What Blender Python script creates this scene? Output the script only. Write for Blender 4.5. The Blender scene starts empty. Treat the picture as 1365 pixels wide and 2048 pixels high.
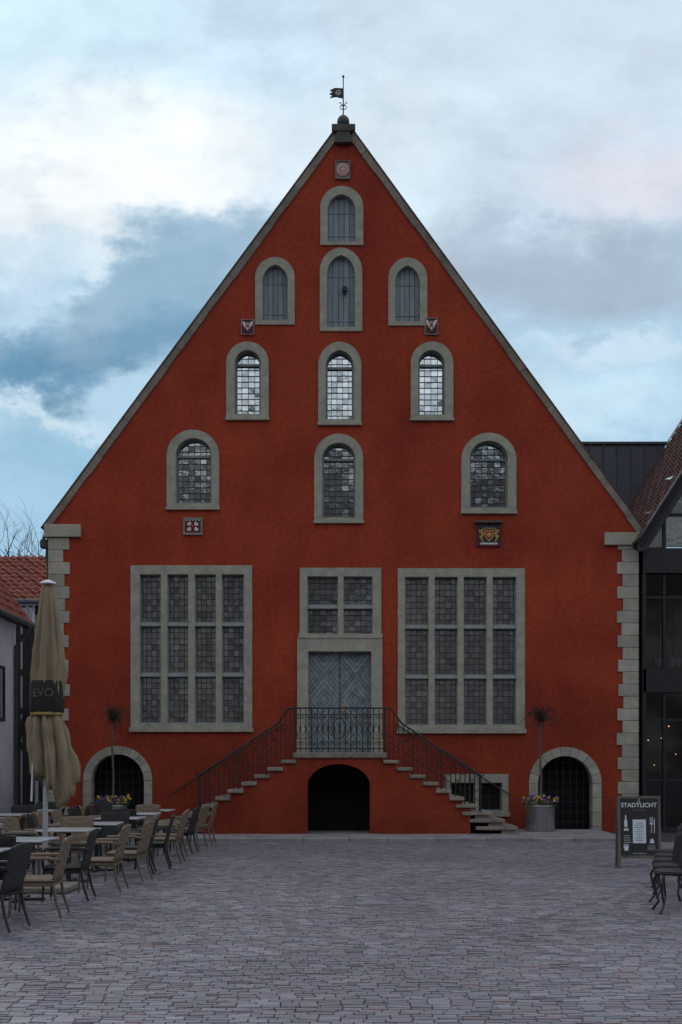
import bpy, bmesh, math, random
from mathutils import Vector, Matrix
random.seed(7)
scene = bpy.context.scene
COL = scene.collection
scene.view_settings.view_transform = 'Standard'
scene.view_settings.look = 'None'
scene.view_settings.exposure = 0

# ---------------------------------------------------------------- survey helpers
CY = -27.5; EYE = 1.63; F = 2200.0
def sx(px, y=0.0): return (px-682.5)*(y-CY)/F
def sz(py, y=0.0): return EYE+(1534-py)*(y-CY)/F

# ---------------------------------------------------------------- materials
def newmat(name):
    m = bpy.data.materials.new(name); m.use_nodes = True
    nt = m.node_tree; b = nt.nodes['Principled BSDF']
    return m, nt, b
def N(nt, t, **kw):
    n = nt.nodes.new(t)
    for k, v in kw.items(): setattr(n, k, v)
    return n
def pmat(name, c1, c2=None, scale=3.0, rough=0.8, bump=0.0, bscale=40.0, metal=0.0, island=0.0, spec=None, dirt=None, stretch=None):
    m, nt, b = newmat(name)
    tc = N(nt, 'ShaderNodeTexCoord')
    src = tc.outputs['Object']
    if stretch:
        mp = N(nt, 'ShaderNodeMapping'); mp.inputs['Scale'].default_value = stretch
        nt.links.new(src, mp.inputs['Vector']); src = mp.outputs['Vector']
    if c2 is None: c2 = tuple(x*0.75 for x in c1)
    n1 = N(nt, 'ShaderNodeTexNoise'); n1.inputs['Scale'].default_value = scale; n1.inputs['Detail'].default_value = 8; n1.inputs['Roughness'].default_value = 0.65
    nt.links.new(src, n1.inputs['Vector'])
    r = N(nt, 'ShaderNodeValToRGB')
    r.color_ramp.elements[0].position = 0.32; r.color_ramp.elements[1].position = 0.68
    r.color_ramp.elements[0].color = (*c2, 1); r.color_ramp.elements[1].color = (*c1, 1)
    nt.links.new(n1.outputs['Fac'], r.inputs['Fac'])
    out = r.outputs['Color']
    if island > 0:
        g = N(nt, 'ShaderNodeNewGeometry')
        mr = N(nt, 'ShaderNodeMapRange'); mr.inputs['To Min'].default_value = 1-island; mr.inputs['To Max'].default_value = 1+island
        nt.links.new(g.outputs['Random Per Island'], mr.inputs['Value'])
        mx = N(nt, 'ShaderNodeVectorMath', operation='SCALE')
        nt.links.new(out, mx.inputs[0]); nt.links.new(mr.outputs['Result'], mx.inputs['Scale'])
        out = mx.outputs['Vector']
    if dirt:
        sp = N(nt, 'ShaderNodeSeparateXYZ'); nt.links.new(tc.outputs['Object'], sp.inputs[0])
        n3 = N(nt, 'ShaderNodeTexNoise'); n3.inputs['Scale'].default_value = 1.3; n3.inputs['Detail'].default_value = 6
        nt.links.new(tc.outputs['Object'], n3.inputs['Vector'])
        ad = N(nt, 'ShaderNodeMath', operation='MULTIPLY_ADD'); ad.inputs[1].default_value = 2.5
        nt.links.new(n3.outputs['Fac'], ad.inputs[0]); nt.links.new(sp.outputs['Z'], ad.inputs[2])
        mr = N(nt, 'ShaderNodeMapRange'); mr.inputs['From Min'].default_value = dirt[0]+1.2; mr.inputs['From Max'].default_value = dirt[1]+1.2
        mr.inputs['To Min'].default_value = dirt[2]; mr.inputs['To Max'].default_value = 1
        nt.links.new(ad.outputs[0], mr.inputs['Value'])
        mx = N(nt, 'ShaderNodeVectorMath', operation='SCALE')
        nt.links.new(out, mx.inputs[0]); nt.links.new(mr.outputs['Result'], mx.inputs['Scale'])
        out = mx.outputs['Vector']
    nt.links.new(out, b.inputs['Base Color'])
    b.inputs['Roughness'].default_value = rough
    b.inputs['Metallic'].default_value = metal
    if spec is not None: b.inputs['Specular IOR Level'].default_value = spec
    if bump > 0:
        n2 = N(nt, 'ShaderNodeTexNoise'); n2.inputs['Scale'].default_value = bscale; n2.inputs['Detail'].default_value = 6
        nt.links.new(src, n2.inputs['Vector'])
        bp = N(nt, 'ShaderNodeBump'); bp.inputs['Strength'].default_value = bump; bp.inputs['Distance'].default_value = 0.02
        nt.links.new(n2.outputs['Fac'], bp.inputs['Height']); nt.links.new(bp.outputs['Normal'], b.inputs['Normal'])
    return m

M_stone = pmat('sandstone', (0.43,0.41,0.33), (0.28,0.27,0.225), 4.0, 0.9, 0.7, 30, dirt=(0.0,3.0,0.72))
M_quoin = pmat('quoin_stone', (0.46,0.435,0.355), (0.30,0.29,0.245), 3.0, 0.9, 0.7, 30, island=0.14, dirt=(0.0,3.0,0.75))
M_coping = pmat('coping_stone', (0.30,0.26,0.21), (0.16,0.14,0.115), 2.5, 0.9, 0.6, 25, island=0.15)
M_step = pmat('step_stone', (0.30,0.25,0.20), (0.15,0.125,0.105), 5.0, 0.85, 0.5, 30, island=0.18)
M_frame = pmat('painted_wood_frame', (0.21,0.25,0.25), (0.16,0.195,0.20), 6, 0.6)
M_trans = pmat('painted_transom', (0.34,0.36,0.34), (0.25,0.27,0.26), 6, 0.6)
M_shut = pmat('weathered_shutter_paint', (0.28,0.34,0.37), (0.17,0.21,0.235), 5, 0.75, 0.3, 60, island=0.20, stretch=(1,1,0.15))
M_lead = pmat('lead', (0.045,0.05,0.052), None, 10, 0.6)
M_iron = pmat('black_iron', (0.010,0.010,0.011), (0.016,0.012,0.01), 20, 0.6)
M_black = pmat('black_metal', (0.012,0.013,0.015), None, 10, 0.5)
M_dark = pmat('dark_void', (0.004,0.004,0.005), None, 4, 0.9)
M_tile = pmat('clay_tile', (0.36,0.09,0.05), (0.14,0.04,0.03), 6, 0.85, 0.3, 40)
M_tiled = pmat('old_clay_tile', (0.15,0.06,0.05), (0.06,0.03,0.026), 5, 0.8, 0.3, 40)
M_zinc = pmat('dark_zinc', (0.09,0.10,0.12), (0.06,0.068,0.085), 1.5, 0.5, metal=0.3)
M_plaster = pmat('pale_plaster', (0.78,0.74,0.80), (0.64,0.61,0.67), 1.5, 0.9, 0.3, 40, dirt=(0,2,0.8))
M_white = pmat('white_paint', (0.7,0.72,0.75), (0.6,0.62,0.65), 5, 0.5)
M_steel = pmat('brushed_steel', (0.50,0.50,0.52), (0.34,0.34,0.37), 3, 0.35, metal=0.9, stretch=(14,14,0.6))
M_soil = pmat('soil', (0.03,0.02,0.015), None, 10, 1)
M_bark = pmat('bark', (0.14,0.12,0.10), (0.07,0.06,0.05), 10, 0.95, 0.6, 40)
M_twig = pmat('dark_twig', (0.045,0.03,0.026), None, 10, 0.95)
M_leaf = pmat('leaf', (0.05,0.09,0.03), (0.03,0.05,0.02), 8, 0.7, island=0.4)
M_budleaf = pmat('bud_leaf', (0.07,0.035,0.02), (0.03,0.03,0.012), 8, 0.8, island=0.4)
M_yel = pmat('yellow_petal', (0.75,0.50,0.03), (0.6,0.32,0.02), 20, 0.6)
M_pur = pmat('purple_petal', (0.13,0.07,0.38), (0.07,0.03,0.2), 20, 0.6)
M_cloth = pmat('beige_canvas', (0.32,0.245,0.16), (0.19,0.145,0.095), 3.5, 0.95, 0.8, 25, stretch=(1,1,0.3))
M_clothdk = pmat('black_canvas', (0.02,0.017,0.016), None, 5, 0.9)
M_gold = pmat('gold_print', (0.16,0.12,0.07), (0.09,0.07,0.04), 10, 0.7)
M_strap = pmat('ochre_strap', (0.30,0.20,0.06), None, 10, 0.7)
M_kerb = pmat('kerb_stone', (0.28,0.265,0.27), (0.18,0.17,0.18), 3, 0.85, 0.4, 30, island=0.15)
M_timber = pmat('black_timber', (0.015,0.013,0.013), None, 5, 0.8)
M_redp = pmat('heraldic_red', (0.38,0.035,0.03), None, 10, 0.7)
M_redd = pmat('dark_heraldic_red', (0.13,0.018,0.018), None, 10, 0.7)
M_bluep = pmat('heraldic_blue', (0.04,0.04,0.075), None, 10, 0.7)
M_pink = pmat('faded_pink', (0.55,0.34,0.30), (0.42,0.20,0.17), 12, 0.8)
M_whitep = pmat('faded_white_paint', (0.75,0.70,0.66), (0.5,0.46,0.43), 12, 0.8)
M_goldp = pmat('heraldic_gold', (0.55,0.37,0.10), (0.32,0.20,0.05), 14, 0.6)
M_card = pmat('menu_card', (0.62,0.68,0.75), (0.55,0.6,0.68), 8, 0.6)
M_chalk = pmat('chalk_white', (0.70,0.72,0.74), None, 15, 0.9)
M_boardfr = pmat('weathered_frame_wood', (0.15,0.135,0.125), (0.08,0.072,0.066), 6, 0.8, 0.3, 30, stretch=(1,1,0.2))
M_drape = pmat('grey_drape',(0.16,0.16,0.15),None,4,.9)

def red_mat():
    m, nt, b = newmat('red_plaster')
    tc = N(nt, 'ShaderNodeTexCoord'); L = nt.links.new
    n1 = N(nt, 'ShaderNodeTexNoise'); n1.inputs['Scale'].default_value = 0.45; n1.inputs['Detail'].default_value = 7; n1.inputs['Roughness'].default_value = 0.6
    L(tc.outputs['Object'], n1.inputs['Vector'])
    r = N(nt, 'ShaderNodeValToRGB'); e = r.color_ramp.elements
    e[0].position = 0.33; e[0].color = (0.275,0.034,0.019,1); e[1].position = 0.68; e[1].color = (0.40,0.062,0.026,1)
    L(n1.outputs['Fac'], r.inputs['Fac'])
    n2 = N(nt, 'ShaderNodeTexNoise'); n2.inputs['Scale'].default_value = 9; n2.inputs['Detail'].default_value = 10; n2.inputs['Roughness'].default_value = 0.88
    L(tc.outputs['Object'], n2.inputs['Vector'])
    mr = N(nt, 'ShaderNodeMapRange'); mr.inputs['From Min'].default_value = 0.3; mr.inputs['From Max'].default_value = 0.7; mr.inputs['To Min'].default_value = 0.6; mr.inputs['To Max'].default_value = 1.35
    L(n2.outputs['Fac'], mr.inputs['Value'])
    mp = N(nt, 'ShaderNodeMapping'); mp.inputs['Scale'].default_value = (1.2,1.2,0.3); L(tc.outputs['Object'], mp.inputs['Vector'])
    n3 = N(nt, 'ShaderNodeTexNoise'); n3.inputs['Scale'].default_value = 2; n3.inputs['Detail'].default_value = 5; L(mp.outputs[0], n3.inputs['Vector'])
    mr3 = N(nt, 'ShaderNodeMapRange'); mr3.inputs['From Min'].default_value = 0.3; mr3.inputs['From Max'].default_value = 0.7; mr3.inputs['To Min'].default_value = 0.92; mr3.inputs['To Max'].default_value = 1.06
    L(n3.outputs['Fac'], mr3.inputs['Value'])
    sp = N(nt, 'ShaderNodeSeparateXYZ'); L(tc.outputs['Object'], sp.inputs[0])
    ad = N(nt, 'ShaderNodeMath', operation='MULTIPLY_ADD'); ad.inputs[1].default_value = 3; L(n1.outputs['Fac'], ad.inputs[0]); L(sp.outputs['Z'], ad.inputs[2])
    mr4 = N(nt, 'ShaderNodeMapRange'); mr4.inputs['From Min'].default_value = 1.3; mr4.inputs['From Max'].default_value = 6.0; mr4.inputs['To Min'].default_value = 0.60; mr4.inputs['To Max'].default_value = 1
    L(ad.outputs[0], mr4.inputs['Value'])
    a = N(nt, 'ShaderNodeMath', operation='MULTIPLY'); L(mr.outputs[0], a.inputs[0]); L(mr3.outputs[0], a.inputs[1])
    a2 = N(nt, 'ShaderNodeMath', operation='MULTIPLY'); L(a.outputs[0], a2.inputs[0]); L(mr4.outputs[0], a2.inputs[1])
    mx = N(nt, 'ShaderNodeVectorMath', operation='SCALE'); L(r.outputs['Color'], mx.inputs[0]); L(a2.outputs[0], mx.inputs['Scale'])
    n6 = N(nt, 'ShaderNodeTexNoise'); n6.inputs['Scale'].default_value = 2.3; n6.inputs['Detail'].default_value = 10; n6.inputs['Roughness'].default_value = 0.8
    L(tc.outputs['Object'], n6.inputs['Vector'])
    mr6 = N(nt, 'ShaderNodeMapRange'); mr6.inputs['From Min'].default_value = 0.58; mr6.inputs['From Max'].default_value = 0.72; mr6.inputs['To Max'].default_value = 0.35
    L(n6.outputs['Fac'], mr6.inputs['Value'])
    mm = N(nt, 'ShaderNodeMix', data_type='RGBA'); L(mr6.outputs[0], mm.inputs[0]); L(mx.outputs['Vector'], mm.inputs[6]); mm.inputs[7].default_value = (0.38,0.12,0.07,1)
    L(mm.outputs[2], b.inputs['Base Color'])
    b.inputs['Roughness'].default_value = 0.9; b.inputs['Specular IOR Level'].default_value = 0.25
    n5 = N(nt, 'ShaderNodeTexNoise'); n5.inputs['Scale'].default_value = 22; n5.inputs['Detail'].default_value = 8; L(tc.outputs['Object'], n5.inputs['Vector'])
    bp = N(nt, 'ShaderNodeBump'); bp.inputs['Strength'].default_value = 0.9; bp.inputs['Distance'].default_value = 0.02
    L(n5.outputs['Fac'], bp.inputs['Height']); L(bp.outputs['Normal'], b.inputs['Normal'])
    return m
M_red = red_mat()

def glass_mat(name, refl, base=(0.012,0.014,0.016), tint=(0.85,0.92,0.95), var=(0.75,1.2)):
    m, nt, b = newmat(name); L = nt.links.new
    out = nt.nodes['Material Output']
    g = N(nt, 'ShaderNodeNewGeometry')
    mr = N(nt, 'ShaderNodeMapRange'); mr.inputs['To Min'].default_value = refl*var[0]; mr.inputs['To Max'].default_value = min(1, refl*var[1])
    L(g.outputs['Random Per Island'], mr.inputs['Value'])
    gl = N(nt, 'ShaderNodeBsdfGlossy'); gl.inputs['Roughness'].default_value = 0.05; gl.inputs['Color'].default_value = (*tint,1)
    tc = N(nt, 'ShaderNodeTexCoord'); n = N(nt, 'ShaderNodeTexNoise'); n.inputs['Scale'].default_value = 7; n.inputs['Detail'].default_value = 3
    L(tc.outputs['Object'], n.inputs['Vector'])
    bp = N(nt, 'ShaderNodeBump'); bp.inputs['Strength'].default_value = 0.2; bp.inputs['Distance'].default_value = 0.015
    L(n.outputs['Fac'], bp.inputs['Height']); L(bp.outputs['Normal'], gl.inputs['Normal'])
    b.inputs['Base Color'].default_value = (*base,1); b.inputs['Roughness'].default_value = 0.5
    n2 = N(nt, 'ShaderNodeTexNoise'); n2.inputs['Scale'].default_value = 1.6; n2.inputs['Detail'].default_value = 5; L(tc.outputs['Object'], n2.inputs['Vector'])
    r = N(nt, 'ShaderNodeValToRGB'); e = r.color_ramp.elements; e[0].position = 0.4; e[1].position = 0.7
    e[0].color = (*base,1); e[1].color = (min(.4,base[0]*4.5),min(.4,base[1]*4),min(.4,base[2]*4),1)
    L(n2.outputs['Fac'], r.inputs['Fac']); L(r.outputs['Color'], b.inputs['Base Color'])
    mx = N(nt, 'ShaderNodeMixShader'); L(mr.outputs[0], mx.inputs['Fac']); L(b.outputs[0], mx.inputs[1]); L(gl.outputs[0], mx.inputs[2])
    L(mx.outputs[0], out.inputs['Surface'])
    return m
M_glass_hi = glass_mat('leaded_glass_sky', 0.62)
M_glass_mid = glass_mat('leaded_glass', 0.34, var=(0.6,1.25))
M_glass_low = glass_mat('leaded_glass_dark', 0.30, base=(0.020,0.019,0.018), var=(0.7,1.2))
M_glass_pale = glass_mat('gable_glass_sky_tint', 0.7, base=(0.30,0.35,0.37))  # pale base colour stands in for the reflected sky
def clear_glass():
    m, nt, b = newmat('shop_glass'); L = nt.links.new
    t = N(nt, 'ShaderNodeBsdfTransparent'); t.inputs[0].default_value = (0.55,0.58,0.6,1)
    g = N(nt, 'ShaderNodeBsdfGlossy'); g.inputs['Roughness'].default_value = 0.03
    mx = N(nt, 'ShaderNodeMixShader'); mx.inputs[0].default_value = 0.09
    L(t.outputs[0], mx.inputs[1]); L(g.outputs[0], mx.inputs[2]); L(mx.outputs[0], nt.nodes['Material Output'].inputs['Surface'])
    return m
M_clear = clear_glass()
def emis(name, c, s):
    m, nt, b = newmat(name); b.inputs['Base Color'].default_value = (*c,1); b.inputs['Emission Color'].default_value = (*c,1); b.inputs['Emission Strength'].default_value = s
    return m
M_bulb = emis('warm_bulb', (1.0,0.42,0.12), 5)

def wicker(name, c1, c2):
    m, nt, b = newmat(name); L = nt.links.new
    tc = N(nt, 'ShaderNodeTexCoord')
    w1 = N(nt, 'ShaderNodeTexWave', bands_direction='Z'); w1.inputs['Scale'].default_value = 18; w1.inputs['Distortion'].default_value = 1.5
    w2 = N(nt, 'ShaderNodeTexWave', bands_direction='X'); w2.inputs['Scale'].default_value = 12; w2.inputs['Distortion'].default_value = 1.0
    w3 = N(nt, 'ShaderNodeTexWave', bands_direction='Y'); w3.inputs['Scale'].default_value = 12; w3.inputs['Distortion'].default_value = 1.0
    for w in (w1,w2,w3): L(tc.outputs['Object'], w.inputs['Vector'])
    a = N(nt, 'ShaderNodeMath', operation='MULTIPLY'); L(w1.outputs['Fac'], a.inputs[0]); L(w2.outputs['Fac'], a.inputs[1])
    a2 = N(nt, 'ShaderNodeMath', operation='MULTIPLY'); L(w1.outputs['Fac'], a2.inputs[0]); L(w3.outputs['Fac'], a2.inputs[1])
    s = N(nt, 'ShaderNodeMath', operation='MAXIMUM'); L(a.outputs[0], s.inputs[0]); L(a2.outputs[0], s.inputs[1])
    r = N(nt, 'ShaderNodeValToRGB'); e = r.color_ramp.elements; e[0].color = (*c2,1); e[1].color = (*c1,1); e[1].position = 0.6
    L(s.outputs[0], r.inputs[0]); L(r.outputs[0], b.inputs['Base Color'])
    bp = N(nt, 'ShaderNodeBump'); bp.inputs['Strength'].default_value = 0.8; bp.inputs['Distance'].default_value = 0.01
    L(s.outputs[0], bp.inputs['Height']); L(bp.outputs[0], b.inputs['Normal']); b.inputs['Roughness'].default_value = 0.55
    return m
M_wtan = wicker('tan_wicker', (0.29,0.195,0.13), (0.10,0.066,0.045))
M_wblk = wicker('black_wicker', (0.020,0.019,0.020), (0.006,0.006,0.006))
M_legtan = pmat('tan_leg', (0.13,0.09,0.062), None, 8, 0.5)
M_foot = pmat('pale_foot_cap', (0.30,0.28,0.26), None, 8, 0.5)
M_top = pmat('pale_table_top', (0.50,0.50,0.53), (0.40,0.40,0.44), 3, 0.22)

def door_mat():
    m, nt, b = newmat('chevron_boarded_door'); L = nt.links.new
    tc = N(nt, 'ShaderNodeTexCoord'); sp = N(nt, 'ShaderNodeSeparateXYZ'); L(tc.outputs['Object'], sp.inputs[0])
    def Mt(op, a, b_=None, c=None):
        n = N(nt, 'ShaderNodeMath', operation=op)
        for i, v in enumerate((a,b_,c)):
            if v is None: continue
            if isinstance(v,(int,float)): n.inputs[i].default_value = v
            else: L(v, n.inputs[i])
        return n.outputs[0]
    cx = (sx(617,0)+sx(743,0))/2; hw = (sx(743,0)-sx(617,0))/4
    x = Mt('SUBTRACT', sp.outputs['X'], cx); x = Mt('ABSOLUTE', x); x = Mt('SUBTRACT', x, hw); x = Mt('ABSOLUTE', x)
    z = Mt('SUBTRACT', sp.outputs['Z'], sz(1400)); z = Mt('PINGPONG', Mt('ADD', z, 0.0), 0.62)
    t = Mt('ADD', Mt('MULTIPLY', x, 1.0), Mt('MULTIPLY', z, 0.8))
    fr = Mt('PINGPONG', t, 0.06)
    gr = Mt('LESS_THAN', fr, 0.010)
    idx = Mt('FLOOR', Mt('DIVIDE', t, 0.12))
    wn = N(nt, 'ShaderNodeTexWhiteNoise', noise_dimensions='1D'); L(idx, wn.inputs['W'])
    n1 = N(nt, 'ShaderNodeTexNoise'); n1.inputs['Scale'].default_value = 9; n1.inputs['Detail'].default_value = 6; L(tc.outputs['Object'], n1.inputs['Vector'])
    v = Mt('ADD', Mt('MULTIPLY', wn.outputs['Value'], 0.17), n1.outputs['Fac'])
    v = Mt('MULTIPLY', v, Mt('SUBTRACT', 1.0, Mt('MULTIPLY', gr, 0.68)))
    r = N(nt, 'ShaderNodeValToRGB'); e = r.color_ramp.elements; e[0].color = (0.035,0.045,0.05,1); e[1].color = (0.28,0.335,0.36,1); e[1].position = 0.85
    L(v, r.inputs[0]); L(r.outputs[0], b.inputs['Base Color']); b.inputs['Roughness'].default_value = 0.65
    bp = N(nt, 'ShaderNodeBump'); bp.inputs['Strength'].default_value = .8; bp.inputs['Distance'].default_value = 0.01; bp.invert = True
    L(gr, bp.inputs['Height']); L(bp.outputs[0], b.inputs['Normal'])
    return m
M_door = door_mat()

# ---------------------------------------------------------------- mesh builder
class MB:
    def __init__(s): s.v=[]; s.f=[]; s.m=[]
    def add(s, vs, fs, mi=0):
        o=len(s.v); s.v += [tuple(v) for v in vs]
        for f in fs: s.f.append(tuple(i+o for i in f)); s.m.append(mi)
    def box(s, x0,x1,y0,y1,z0,z1, mi=0, bev=0.0):
        if bev<=0:
            s.add([(x0,y0,z0),(x1,y0,z0),(x1,y1,z0),(x0,y1,z0),(x0,y0,z1),(x1,y0,z1),(x1,y1,z1),(x0,y1,z1)],
              [(0,3,2,1),(4,5,6,7),(0,1,5,4),(1,2,6,5),(2,3,7,6),(3,0,4,7)], mi)
        else:
            bm = bmesh.new(); bmesh.ops.create_cube(bm, size=1)
            for v in bm.verts: v.co = Vector(((x0+x1)/2+v.co.x*(x1-x0),(y0+y1)/2+v.co.y*(y1-y0),(z0+z1)/2+v.co.z*(z1-z0)))
            bmesh.ops.bevel(bm, geom=bm.edges[:], offset=bev, segments=1, affect='EDGES')
            bm.verts.index_update()
            s.add([v.co[:] for v in bm.verts], [[v.index for v in f.verts] for f in bm.faces], mi); bm.free()
    def prism(s, poly, y0, y1, mi=0):
        n=len(poly)
        ar = sum(poly[i][0]*poly[(i+1)%n][1]-poly[(i+1)%n][0]*poly[i][1] for i in range(n))
        if ar<0: poly=poly[::-1]
        vs=[(x,y0,z) for x,z in poly]+[(x,y1,z) for x,z in poly]
        fs=[tuple(range(n)), tuple(range(2*n-1,n-1,-1))]+[(i+n,(i+1)%n+n,(i+1)%n,i) for i in range(n)]
        s.add(vs,fs,mi)
    def tube(s, pts, r, n=6, mi=0, closed=False):
        pts=[Vector(p) for p in pts]; k=len(pts)
        rs = r if isinstance(r,(list,tuple)) else [r]*k
        vs=[]
        up=None
        for i,p in enumerate(pts):
            if closed: t=pts[(i+1)%k]-pts[(i-1)%k]
            else: t=pts[min(i+1,k-1)]-pts[max(i-1,0)]
            if t.length<1e-9: t=Vector((0,0,1))
            t.normalize()
            if up is None: up = Vector((0,1,0)) if abs(t.y)<0.9 else Vector((1,0,0))
            a=t.cross(up)
            if a.length<1e-4: a=t.cross(Vector((1,0.3,0)))
            a.normalize(); b=a.cross(t).normalized()
            for j in range(n):
                an=2*math.pi*j/n+0.4
                vs.append(p+a*math.cos(an)*rs[i]+b*math.sin(an)*rs[i])
        fs=[]
        for i in range(k if closed else k-1):
            for j in range(n):
                i2=(i+1)%k
                fs.append((i*n+j,i*n+(j+1)%n,i2*n+(j+1)%n,i2*n+j))
        if not closed: fs+= [tuple(range(n-1,-1,-1)), tuple((k-1)*n+j for j in range(n))]
        s.add(vs,fs,mi)
    def lathe(s, prof, cx, cy, n=24, mi=0):
        vs=[]
        for (r,z) in prof:
            for j in range(n):
                a=2*math.pi*j/n
                vs.append((cx+r*math.cos(a), cy+r*math.sin(a), z))
        k=len(prof); fs=[]
        for i in range(k-1):
            for j in range(n): fs.append((i*n+j,i*n+(j+1)%n,(i+1)*n+(j+1)%n,(i+1)*n+j))
        fs+= [tuple(range(n-1,-1,-1)), tuple((k-1)*n+j for j in range(n))]
        s.add(vs,fs,mi)
    def mesh(s, name, smooth=False):
        me=bpy.data.meshes.new(name); me.from_pydata(s.v,[],s.f)
        for p in me.polygons: p.use_smooth=smooth
        me.update(); MI[me.name]=list(s.m); return me
MI={}

def plate(name, outer, holes, y0, y1):
    cu=bpy.data.curves.new('c','CURVE'); cu.dimensions='2D'; cu.fill_mode='BOTH'; cu.extrude=(y1-y0)/2
    for poly in [outer]+holes:
        sp=cu.splines.new('POLY'); sp.points.add(len(poly)-1)
        for p,(x,z) in zip(sp.points,poly): p.co=(x,z,0,1)
        sp.use_cyclic_u=True
    ob=bpy.data.objects.new('c',cu); COL.objects.link(ob)
    dg=bpy.context.evaluated_depsgraph_get(); dg.update()
    me=bpy.data.meshes.new_from_object(ob.evaluated_get(dg)); me.name=name
    bpy.data.objects.remove(ob); bpy.data.curves.remove(cu)
    ym=(y0+y1)/2
    me.transform(Matrix(((1,0,0,0),(0,0,-1,ym),(0,1,0,0),(0,0,0,1))))
    for p in me.polygons: p.use_smooth=False
    return me

def thing(name, label, cat, loc=(0,0,0), group=None):
    e=bpy.data.objects.new(name,None); e.location=loc; e.empty_display_size=0.3; COL.objects.link(e)
    e['label']=label; e['category']=cat
    if group: e['group']=group
    return e
def part(name, me, mats, parent=None, label=None):
    if isinstance(me,MB): me=me.mesh(name)
    if not isinstance(mats,(list,tuple)): mats=[mats]
    me.materials.clear()
    for m in mats: me.materials.append(m)
    idx=MI.get(me.name)
    if idx and len(mats)>1 and len(idx)==len(me.polygons):
        for p,mi in zip(me.polygons,idx): p.material_index=mi
    o=bpy.data.objects.new(name,me); COL.objects.link(o)
    if parent is not None:
        o.parent=parent
        if parent.type=='EMPTY': o.matrix_parent_inverse=Matrix.Translation(-Vector(parent.location))
    if label: o['label']=label
    return o
def clone(e, loc, rz, label=None):
    n=e.copy(); COL.objects.link(n); n.location=loc; n.rotation_euler=(0,0,rz)
    if label: n['label']=label
    for c in e.children:
        c2=c.copy(); COL.objects.link(c2); c2.parent=n; c2.matrix_parent_inverse=Matrix.Identity(4)
    return n

def arch(x0,x1,zb,zt,rise,n=20):
    a=(x1-x0)/2; cx=(x0+x1)/2; zs=zt-rise
    pts=[(x0,zb),(x1,zb)]
    if rise<=a*1.001:
        for i in range(n+1):
            t=math.pi*i/n; pts.append((cx+a*math.cos(t), zs+rise*math.sin(t)))
    else:
        c=(rise*rise-a*a)/(2*a); R=a+c; tm=math.atan2(rise,c)
        h=n//2
        for i in range(h+1):
            t=tm*i/h; pts.append((cx-c+R*math.cos(t), zs+R*math.sin(t)))
        for i in range(1,h+1):
            t=tm*(1-i/h); pts.append((cx+c-R*math.cos(t), zs+R*math.sin(t)))
    return pts
def arch_z(x,x0,x1,zt,rise):
    a=(x1-x0)/2; cx=(x0+x1)/2; zs=zt-rise; u=min(abs(x-cx),a*0.9999)
    if rise<=a*1.001: return zs+rise*math.sqrt(1-(u/a)**2)
    c=(rise*rise-a*a)/(2*a); R=a+c
    return zs+math.sqrt(max(0,R*R-(u+c)**2))
def rect(x0,x1,z0,z1): return [(x0,z0),(x1,z0),(x1,z1),(x0,z1)]

# ================================================================= MAIN HALL
hall = thing('guild_hall','large red plastered medieval gabled hall with grey stone trim','building',(0,0,0))
holes=[]
def px_arch(o, rise_px):
    return arch(sx(o[0]),sx(o[1]),sz(o[3]),sz(o[2]),rise_px/80)
def shrink(o,k=1.5): return (o[0]+k,o[1]-k,o[2]+k,o[3]-k)

def leaded(win, x0,x1,z0,z1, cols, rows, archp=None, y=0.19, tilt=0.006):
    lat=MB(); cw=(x1-x0)/cols; ch=(z1-z0)/rows
    for i in range(cols):
        for j in range(rows):
            xa=x0+i*cw; za=z0+j*ch; tx=random.gauss(0,tilt)*cw; tz=random.gauss(0,tilt)*ch
            if archp:
                xm=xa+cw/2
                if za>arch_z(xm,*archp)+0.03: continue
            win.add([(xa,y-tx-tz,za),(xa+cw,y+tx-tz,za),(xa+cw,y+tx+tz,za+ch),(xa,y-tx+tz,za+ch)],[(0,1,2,3)])
    w=0.006
    for i in range(1,cols):
        x=x0+i*cw; zt=min(z1,arch_z(x,*archp)) if archp else z1
        lat.box(x-w,x+w,y-0.02,y-0.008,z0,zt)
    for j in range(1,rows):
        z=z0+j*ch; xa,xb=x0,x1
        if archp:
            zs=archp[2]-archp[3]
            if z>zs:
                k=[x0+(x1-x0)*q/40 for q in range(41)]; k=[q for q in k if arch_z(q,*archp)>z]
                if not k: continue
                xa,xb=min(k),max(k)
        lat.box(xa,xb,y-0.022,y-0.010,z-w,z+w)
    return lat

def arched_window(outer, inner, orise, irise, gm, cols, rows, label=None):
    holes.append(px_arch(shrink(outer),orise-1.5))
    ix0,ix1,iz1,iz0=sx(inner[0]),sx(inner[1]),sz(inner[2]),sz(inner[3]); r=irise/80
    g=MB(); ap=(ix0,ix1,iz1,r)
    lat=leaded(g,ix0,ix1,iz0,iz1,cols,rows,ap)
    w=part('window',plate('window',px_arch(outer,orise),[px_arch(inner,irise)],-0.035,0.33),M_stone,hall,label)
    part('glazing',g,gm,w)
    t=0.045
    zs=iz1-r
    tz0,tz1=zs-0.03,zs+0.03
    low=rect(ix0+t,ix1-t,iz0+t*1.2,tz0); up=arch(ix0+t,ix1-t,tz1,iz1-t,max(0.05,iz1-t-tz1-0.0))
    part('frame',plate('frame',px_arch((inner[0]-1,inner[1]+1,inner[2]-1,inner[3]+1),irise+1),[low,up],0.12,0.165),M_frame,w)
    part('lattice',lat,M_lead,w)
    s=MB(); s.box(sx(outer[0])-0.02,sx(outer[1])+0.02,-0.07,-0.034,sz(outer[3]),sz(outer[3])+0.06)
    part('sill',s,M_stone,w)
    return w
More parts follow.
